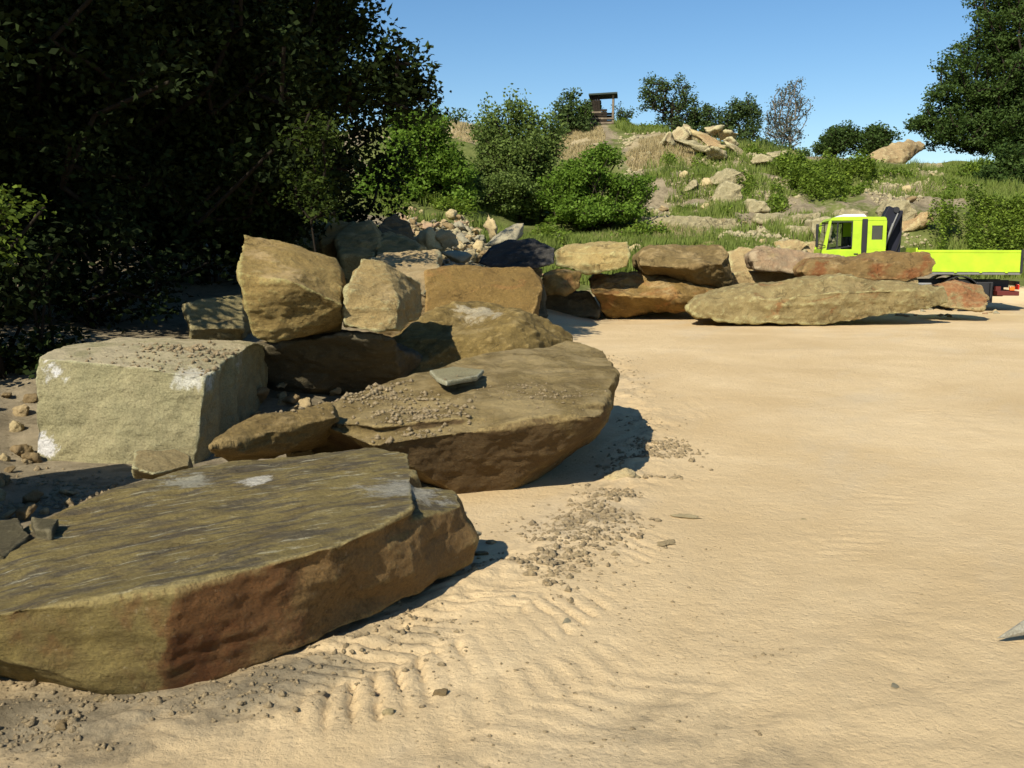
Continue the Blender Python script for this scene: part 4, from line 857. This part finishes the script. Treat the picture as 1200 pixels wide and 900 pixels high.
# bramble mats on the bank: mounds of leaves hugging the slope
def bramble(lab, spots, n, seed, leaf=.13, mat=LV, th=.5, name='bramble_patch'):
    r = np.random.RandomState(seed); P_ = []
    for px, y, rx, ry in spots:
        q = int(n*rx*ry/sum(s[2]*s[3] for s in spots)); a = r.rand(q)*6.283; u = np.sqrt(r.rand(q)); jag = .75+.35*np.sin(a*3+seed)*r.rand(q)
        ppx = px+np.cos(a)*u*rx*jag; yy = y+np.sin(a)*u*ry*jag; x = (ppx-600)/F*yy
        fb = fbm(p2(x*1.0, yy*1.0), 4, seed); h = th*(1-u**3)*(.35+1.5*fb+.35).clip(.04, 1.6)
        kk = (fbm(p2(x*2.1, yy*2.1), 3, seed+1)+.22-.75*u**3) > 0; x, yy, h = x[kk], yy[kk], h[kk]
        z_ = H(x, yy)+h*(.15+.85*r.rand(len(x))**.5)+.06*r.randn(len(x))
        P_.append(np.stack([x, yy, z_], 1))
    P_ = np.concatenate(P_); c = P_.mean(0); c[2] = P_[:, 2].min()
    root = empty(name, c); tag(root, lab, 'shrub', 'bramble patches on the slope')
    st = []
    for k in range(40):
        a = P_[r.randint(len(P_))]; b = P_[r.randint(len(P_))]
        if np.linalg.norm(a-b) < 2.5: st.append((np.array([a[0], a[1], a[2]-.4])-c, b-c, .012, .008))
    if st: link('stems', tubes(st, 4), bark, root)
    link('foliage', leaf_mesh(P_-c, leaf, leaf*.7, seed+3, .7), mat, root)
bramble('bright bramble mound in the middle of the slope above the cab', [(960, 40.5, 60, 4.2), (925, 43, 40, 3), (1000, 42, 36, 3)], 34000, 401, .12, th=1.0)
bramble('bramble mass behind the truck bed', [(1150, 34.6, 66, 2.2), (1100, 34, 36, 1.4), (1210, 35, 60, 2.4)], 34000, 402, .10, th=1.15)
bramble('green mat on the crest before the big tree', [(1150, 46.5, 90, 3), (1010, 48, 70, 1.8)], 12000, 403, .15, th=.5)
bramble('leafy weeds around the lookout hut', [(755, 54, 34, 2.2), (728, 53.5, 16, 1.2)], 5000, 404, .12, th=.35)
bramble('trailing weeds down the middle of the bare slope', [(815, 43, 18, 5), (838, 46, 22, 2), (880, 47, 30, 1.5), (800, 38, 26, 2), (870, 40, 22, 3), (780, 44, 16, 3), (905, 38, 20, 3), (850, 35.5, 30, 1.2), (1040, 44.5, 40, 1.5), (1110, 40, 30, 2)], 15000, 405, .12, th=.3)
bramble('low green weeds at the foot of the bushes', [(760, 32.5, 60, 1.6), (640, 31.5, 70, 2.0), (530, 33, 60, 1.6), (470, 31, 30, 1.6)], 14000, 406, .11, th=.5)

# grass: blades
def blades(name, lab, spots, mat, seed, hmin, hmax, wd=.012):
    r = np.random.RandomState(seed); X_ = []; Y_ = []
    for px, y, rx, ry, n in spots:
        a = r.rand(n)*6.283; u = np.sqrt(r.rand(n)); yy = y+np.sin(a)*u*ry; X_.append((px+np.cos(a)*u*rx-600)/F*yy); Y_.append(yy)
    x = np.concatenate(X_); y = np.concatenate(Y_)
    k = fbm(p2(x*.9, y*.9), 3, seed) > -.18; x, y = x[k], y[k]; n = len(x); z_ = H(x, y)-.03
    h = hmin+(hmax-hmin)*r.rand(n)**1.6*(.6+.6*(fbm(p2(x*.5, y*.5), 2, seed+2)+.5)); a = r.rand(n)*6.283; l = r.rand(n)*.45*h; b = r.rand(n)*6.283
    w_ = np.stack([np.cos(a), np.sin(a), 0*a], 1)*wd*(.6+.8*r.rand(n))[:, None]; ln = np.stack([np.cos(b)*l, np.sin(b)*l, h], 1)
    P0 = np.stack([x, y, z_], 1); mid = P0+ln*np.array([.35, .35, .55]); tip = P0+ln
    V = np.stack([P0-w_, P0+w_, mid+w_*.8, tip, mid-w_*.8], 1).reshape(-1, 3)
    f = np.arange(n*5).reshape(-1, 5)
    o = link(name, mesh_np(name, V, f, 5), mat); tag(o, lab, 'grass', None, 'stuff')
LG = leaf_mat('grass_blade', (.12, .165, .028), (.24, .28, .075), .3)
LH = leaf_mat('dry_grass_blade', (.30, .245, .12), (.44, .365, .20), .3)
blades('green_grass', 'green weeds and grass in the belt behind the back row and over the slope', [(700, 30.2, 150, 2.6, 30000), (840, 31, 80, 2.0, 12000), (640, 29, 80, 2.0, 9000), (1150, 33.2, 100, 1.2, 6000), (940, 34.5, 50, 1.5, 4000), (560, 38, 60, 4, 8000), (1040, 47.5, 140, 2.6, 14000), (820, 42, 70, 6, 7000), (748, 53, 32, 2.5, 5000), (900, 46, 60, 3, 7000), (1150, 42, 80, 4, 10000), (1060, 43, 70, 4, 5000), (830, 39, 90, 4, 9000), (800, 35, 90, 2, 5000), (480, 31.5, 50, 1.8, 4000)], LG, 501, .10, .50, .013)
blades('dry_grass', 'straw coloured dry grass on the upper hill', [(675, 49.5, 32, 4, 9000), (790, 47.5, 45, 2.0, 5500), (870, 50, 40, 1.2, 3000), (550, 53, 50, 5, 9000), (770, 45, 40, 2, 5000), (885, 51.5, 40, 1.5, 5000), (790, 33, 40, 1.2, 2500), (735, 31.5, 60, 2, 3000)], LH, 502, .10, .32, .016)

# ------------------------------------------------------------------ built parts: small box kit
class MB:
    def __init__(s): s.bm = bmesh.new()
    def box(s, lo, hi, bev=0, M=None):
        r = bmesh.ops.create_cube(s.bm, size=1); vs = r['verts']
        c = [(a+b)/2 for a, b in zip(lo, hi)]; d = [b-a for a, b in zip(lo, hi)]
        for v in vs: v.co = Vector((v.co.x*d[0]+c[0], v.co.y*d[1]+c[1], v.co.z*d[2]+c[2]))
        if bev:
            es = {e for v in vs for e in v.link_edges}; rr = bmesh.ops.bevel(s.bm, geom=list(es), offset=bev, segments=2, affect='EDGES', profile=.5); vs = rr['verts']
        if M: bmesh.ops.transform(s.bm, matrix=M, verts=list({v for v in vs}))
        return s
    def prism(s, prof, y0, y1, bev=0):
        """profile of (x,z) points extruded along y"""
        a = [s.bm.verts.new((x, y0, z_)) for x, z_ in prof]; b = [s.bm.verts.new((x, y1, z_)) for x, z_ in prof]; n = len(prof)
        fs = [s.bm.faces.new(a), s.bm.faces.new(b[::-1])]+[s.bm.faces.new((a[i], b[i], b[(i+1) % n], a[(i+1) % n])) for i in range(n)]
        bmesh.ops.recalc_face_normals(s.bm, faces=fs)
        if bev: bmesh.ops.bevel(s.bm, geom=list({e for f in fs for e in f.edges}), offset=bev, segments=2, affect='EDGES')
        return s
    def cyl(s, p0, p1, r, seg=20, r2=None):
        p0 = Vector(p0); p1 = Vector(p1); d = p1-p0
        M = Matrix.Translation((p0+p1)/2)@d.to_track_quat('Z', 'Y').to_matrix().to_4x4()
        bmesh.ops.create_cone(s.bm, cap_ends=True, segments=seg, radius1=r, radius2=r if r2 is None else r2, depth=d.length, matrix=M); return s
    def build(s, name, mat, parent=None, sm=False):
        me = bpy.data.meshes.new(name); s.bm.to_mesh(me); s.bm.free()
        if sm: smooth(me)
        return link(name, me, mat, parent)

# ------------------------------------------------------------------ truck
lime = simple('lime_paint', (.40, .58, .02), .38, .5, var=.16, vs=2.2)
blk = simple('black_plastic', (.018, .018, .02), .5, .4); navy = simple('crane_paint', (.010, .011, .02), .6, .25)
steel = simple('grey_steel', (.22, .22, .21), .5, .5, .5); rub = simple('rubber', (.02, .02, .02), .85, .2)
white = simple('white_plastic', (.75, .75, .74), .5, .4); redp = simple('dull_red_paint', (.10, .015, .01), .5, .4); org = simple('orange_lens', (.75, .16, .02), .2, .5)
redlens = simple('red_lens', (.5, .02, .01), .2, .5); seatm = simple('dark_seat_cloth', (.04, .04, .045), .9, .1)
g_ = bpy.data.materials.new('cab_glass'); g_.use_nodes = True; gb = g_.node_tree.nodes['Principled BSDF']
gb.inputs['Base Color'].default_value = (.75, .8, .78, 1); gb.inputs['Roughness'].default_value = .03; gb.inputs['Transmission Weight'].default_value = 1; gb.inputs['IOR'].default_value = 1.02
gb.inputs['Specular IOR Level'].default_value = .8
YT = 27.2                                  # near side of the truck
pf = D(961, 300, YT); xF = pf.x
def tz(py): return D(1000, py, YT).z
RZ = R(11)
def txx(px, py=300):
    d = ray(px, py); k = d.x/d.y; return (k*YT-xF)/(math.cos(RZ)+k*math.sin(RZ))
root = empty('crane_truck', (xF, YT, H1(xF+3, YT+1)), -RZ); tag(root, 'lime yellow flatbed truck with a folded dark loading crane behind its cab', 'truck')
gz = root.location.z
zr = tz(254)-gz; zb = tz(293)-gz; zbb = tz(318)-gz
cw = 2.1                                    # width of the truck
xc = txx(1016); zw = tz(266)-gz
# cab shell: solid lower body, pillars and roof so one can see through the side windows
b = MB(); zs = zb+.02
b.prism([(0.02, .45), (0.0, .95), (.05, zs), (xc+.48, zs), (xc+.48, .62), (xc+.1, .55)], 0, cw, .02)
b.build('cab_body', lime, root)
b = MB(); b.prism([(.20, zr-.12), (.30, zr-.02), (.5, zr), (xc+.45, zr-.01), (xc+.48, zr-.12)], .02, cw-.02, .02); b.build('cab_roof', lime, root)
for y0 in (.02, cw-.09):
    MB().prism([(.055, zs-.01), (.16, zs-.01), (.27, zr-.11), (.20, zr-.11)], y0, y0+.07).build('front_pillar', lime, root)
    b = MB(); b.box((txx(998), y0, zs-.01), (xc-.16, y0+.06, zr-.11), .008)
    b.box((xc-.02, y0, zs-.01), (xc+.10, y0+.06, zr-.11)); b.box((xc+.38, y0, zs-.01), (xc+.48, y0+.06, zr-.11), .008)
    b.box((xc+.10, y0, zs-.01), (xc+.38, y0+.06, zs+.26)); b.box((xc+.10, y0, zr-.24), (xc+.38, y0+.06, zr-.11)); b.build('side_wall', lime, root)
    wdw = MB().prism([(.17, zs+.0), (txx(998), zs+.10), (txx(998), zr-.14), (.285, zr-.14)], y0+.025, y0+.035).build('door_window', g_, root)
    fr = MB(); fr.box((.27, y0-.006, zr-.155), (txx(998)+.0, y0+.066, zr-.125)); fr.box((txx(998)-.025, y0-.006, zs+.08), (txx(998), y0+.066, zr-.15))
    fr.prism([(.16, zs-.02), (txx(998), zs+.07), (txx(998), zs+.10), (.17, zs+.01)], y0-.006, y0+.066); fr.prism([(.42, zs+.03), (.45, zs+.03), (.45, zr-.15), (.42, zr-.15)], y0-.004, y0+.064); fr.build('window_frame', blk, wdw)
    MB().box((xc+.11, y0+.025, zs+.26), (xc+.37, y0+.035, zr-.24)).build('rear_side_window', simple('tinted_glass', (.03, .035, .03), .05, .8), root)
MB().box((.09, .1, zs), (.11, cw-.1, zr-.16), 0, Matrix.Translation((0, 0, 0))).build('windscreen', g_, root)
MB().box((xc-.16, -.02, .62), (xc-.02, .06, zr-.06), .015).build('air_intake_panel', blk, root)
b = MB(); b.prism([(.45, zr-.005), (.62, zr+.075), (xc-.05, zr+.085), (xc+.02, zr-.005)], .45, cw-.45, .015); b.build('roof_hatch', white, root)
d_ = MB().box((.14, -.008, .75), (xc-.2, .002, zs-.03), .004).build('door', lime, root); MB().box((xc-.35, -.03, zs-.14), (xc-.24, -.004, zs-.11), .004).build('handle', blk, d_)
m_ = MB(); m_.cyl((.12, -.02, zr-.22), (-.10, -.16, zr-.26), .012, 8); m_.cyl((.12, -.02, zs+.1), (-.10, -.16, zs+.14), .012, 8); m_.box((-.15, -.24, zs+.06), (-.09, -.08, zr-.2), .02); m_.build('mirror', blk, root)
MB().box((-.08, .05, .35), (.15, cw-.05, .72), .03).build('bumper', blk, root)
for y0 in (.15, cw-.4): MB().box((-.1, y0, .52), (-.07, y0+.25, .66), .01).build('headlight', white, root)
for y0 in (.4, 1.25): 
    s = MB().box((.75, y0, zs-.3), (.95, y0+.45, zs+.35), .04); s.box((.4, y0, zs-.35), (.9, y0+.45, zs-.22), .04); s.build('seat', seatm, root)
# chassis, bed
xb0 = txx(1075); xb1 = txx(1197)
b = MB(); b.box((.3, .6, .62), (xb1-.1, .72, .82)); b.box((.3, cw-.72, .62), (xb1-.1, cw-.6, .82)); 
for k in range(6): b.box((1+k*.85, .7, .66), (1.08+k*.85, cw-.7, .78))
b.build('chassis', blk, root)
MB().box((xb0, -.05, zbb-.07), (xb1, cw+.05, zbb), .01).build('bed_floor', steel, root)
for y0 in (-.06, cw+.02):
    sp = MB(); sp.box((xb0, y0, zbb), (xb1-.03, y0+.035, zb-.02), .006); sp.box((xb0, y0-.012, zb-.07), (xb1-.03, y0+.045, zb), .008); sp.box((xb0, y0-.012, zbb+.002), (xb1-.03, y0+.04, zbb+.05), .006)
    s_ = sp.build('side_board', lime, root)
    lt = MB()
    for q in np.linspace(xb0+.3, xb1-.4, 4): lt.box((q, y0-.03, zbb-.02), (q+.07, y0-.013, zbb+.06), .004)
    lt.build('hinge', lime, s_)
    MB().box((xb1-.03, y0-.014, zbb-.03), (xb1+.035, y0+.05, zb+.01), .006).build('corner_post', blk, root)
MB().box((xb1-.02, -.01, zbb), (xb1+.02, cw+.01, zb-.02), .005).build('tailboard', lime, root)
MB().box((xb0-.05, -.04, zbb), (xb0-.005, cw+.04, zb+.06), .006).build('headboard', lime, root)
def wheel(x, y, r_, w2):
    wr = MB(); wr.cyl((x, y, r_), (x, y+w2, r_), r_, 36); o = wr.build('wheel', rub, root)
    rm = MB(); rm.cyl((x, y-.012, r_), (x, y+.05, r_), r_*.58, 28, r_*.5); rm.cyl((x, y-.05, r_), (x, y, r_), .09, 16); rm.build('rim', steel, o)
xw = txx(1128)
for (xx, w2) in ((.95, .24), (xw, .46)):
    wheel(xx, .02, .42, w2); wheel(xx, cw-.02-w2, .42, w2)
    for y0 in (.0, cw-.5):
        mg = MB(); n = 12
        for k in range(n):
            a0, a1 = math.pi*k/n, math.pi*(k+1)/n
            mg.prism([(xx+math.cos(a)*q, .42+math.sin(a)*q) for a, q in ((a0, .50), (a1, .50), (a1, .53), (a0, .53))], y0, y0+.5)
        mg.build('mudguard', blk, root)
MB().box((xw-1.3, .1, .35), (xw-.7, .5, .75), .03).build('fuel_tank', steel, root)
MB().box((xw+.75, .0, .35), (xw+.79, .5, .75), .0).build('mud_flap', blk, root)
b = MB(); b.box((txx(1172), .03, .42), (xb1+.02, cw-.03, .54), .01); b.box((txx(1172), .2, .5), (txx(1178), .35, .66)); b.build('rear_underrun_bar', redp, root)
MB().box((txx(1186), -.01, .56), (txx(1192), .08, .66), .01).build('side_lamp', org, root)
for y0 in (.1, cw-.4): MB().box((xb1+.0, y0, .58), (xb1+.04, y0+.3, .72), .01).build('tail_light', redlens, root)
MB().box((txx(1148), .12, .22), (txx(1168), .62, .78), .02).build('shade_box', blk, root)  # added black box filling the shade below the bed
MB().box((1.3, .45, .38), (xb1-.25, cw-.45, .66), .03).build('shade_block', blk, root)  # added dark block standing in for the shadow beneath the truck
# crane
xk = txx(1035)
cr_ = MB(); cr_.box((xk-.18, .5, .6), (xk+.22, cw-.5, 1.0), .03); cr_.box((xk-.02, .75, .9), (xk+.30, 1.25, zr-.2), .03); ck = cr_.build('crane_base', navy, root)
def beam(p0, p1, w2, h2, name, mat, parent, y0=.35):
    d = Vector((p1[0]-p0[0], 0, p1[1]-p0[1])); L_ = d.length; a = math.atan2(d.z, d.x)
    M = Matrix.Translation((p0[0], y0, p0[1]))@Matrix.Rotation(-a, 4, 'Y')
    m_ = MB(); m_.box((0, 0, -h2/2), (L_, w2, h2/2), .02, M); return m_.build(name, mat, parent)
zt = lambda py: tz(py)-gz
arm = beam((txx(1024), zt(298)), (txx(1050), zt(245)), .45, .42, 'crane_boom', navy, root, .3)
beam((txx(1052), zt(302)), (txx(1053), zt(246)), .35, .34, 'outer_boom', navy, root, .62)
m_ = MB(); m_.cyl((txx(1037), .28, zt(292)), (txx(1047), .28, zt(262)), .035, 12); m_.cyl((txx(1044), .28, zt(270)), (txx(1052), .28, zt(250)), .022, 12); m_.build('hydraulic_cylinder', steel, arm)
m_ = MB(); m_.cyl((txx(1050), .25, zt(246)), (txx(1050), .9, zt(246)), .08, 16); m_.build('hinge_pin', blk, arm)
beam((txx(1036), zt(276)), (txx(1038.5), zt(270)), .012, .10, 'decal', white, arm, .29)
beam((txx(1034), zt(281)), (txx(1035.6), zt(277)), .012, .12, 'decal', redp, arm, .289)
m_ = MB(); pv = None
for k in range(9):
    u = k/8; q = (txx(1052)+.16*math.sin(u*3.1), .5+.1*u, zt(246)-(zt(246)-zt(300))*u)
    if pv: m_.cyl(pv, q, .018, 8)
    pv = q
m_.build('hydraulic_hose', blk, root)

# ------------------------------------------------------------------ lookout hut
wood = simple('weathered_dark_wood', (.028, .022, .016), .9, .1, var=.4, vs=8); wood2 = simple('weathered_grey_wood', (.20, .16, .11), .9, .1, var=.3, vs=8); felt = simple('roof_felt', (.05, .065, .055), .9, .1)
hd = 53.5; b0 = D(706, 146, hd); b0.z = max(b0.z, H1(b0.x, b0.y)+.02); u_ = hd/F
root = empty('lookout_hut', (b0.x, b0.y, b0.z), -.12); tag(root, 'small dark wooden lookout hut with a flat roof on the hilltop', 'hut')
Wd = 12*u_; Hh = 31*u_
MB().prism([(-Wd-.15, Hh-.06), (Wd+.22, Hh-.0), (Wd+.22, Hh+.08), (-Wd-.15, Hh+.02)], -1.0, .75).build('roof', felt, root)
for sx in (-1, 1):
    for y0 in (-.75, .55): MB().box((sx*Wd-.05, y0, -1.2), (sx*Wd+.05, y0+.1, Hh-.04)).build('post', wood2 if sx > 0 and y0 < 0 else wood, root)
b = MB()
for k in range(9): b.box((-Wd-.01, -.74+k*.145, .0), (-Wd+.02, -.61+k*.145, Hh-.08))
b.build('side_wall', wood, root)
b = MB()
for k in range(5): b.box((-Wd+.06+k*.0, .60, .05+k*.13), (Wd-.06, .63, .165+k*.13))
b.box((-Wd+.06, .60, .7), (-.1, .63, Hh-.1)); b.build('back_wall', wood, root)
b = MB()
for k in range(5): b.box((-Wd+.06, -.79, .06+k*.13), (Wd-.3, -.765, .17+k*.13))
for k in range(3): b.box((-Wd+.06+k*.13, -.762, .06), (-Wd+.18+k*.13, -.74, Hh-.08))
b.build('front_boards', wood, root)
MB().box((-Wd+.05, -.75, -.02), (Wd-.05, .62, .05)).build('floor', wood, root)
b = MB(); b.box((-Wd-.05, -.80, .18), (Wd+.05, -.76, .26)); b.box((-Wd-.05, -.80, -.05), (Wd+.05, -.76, .04)); b.box((-Wd-.05, -.8, .5), (-.05, -.76, .58)); b.build('rail', wood2, root)
b = MB(); b.box((-.35, -.1, .06), (.15, .3, .45)); b.build('bench', wood, root)
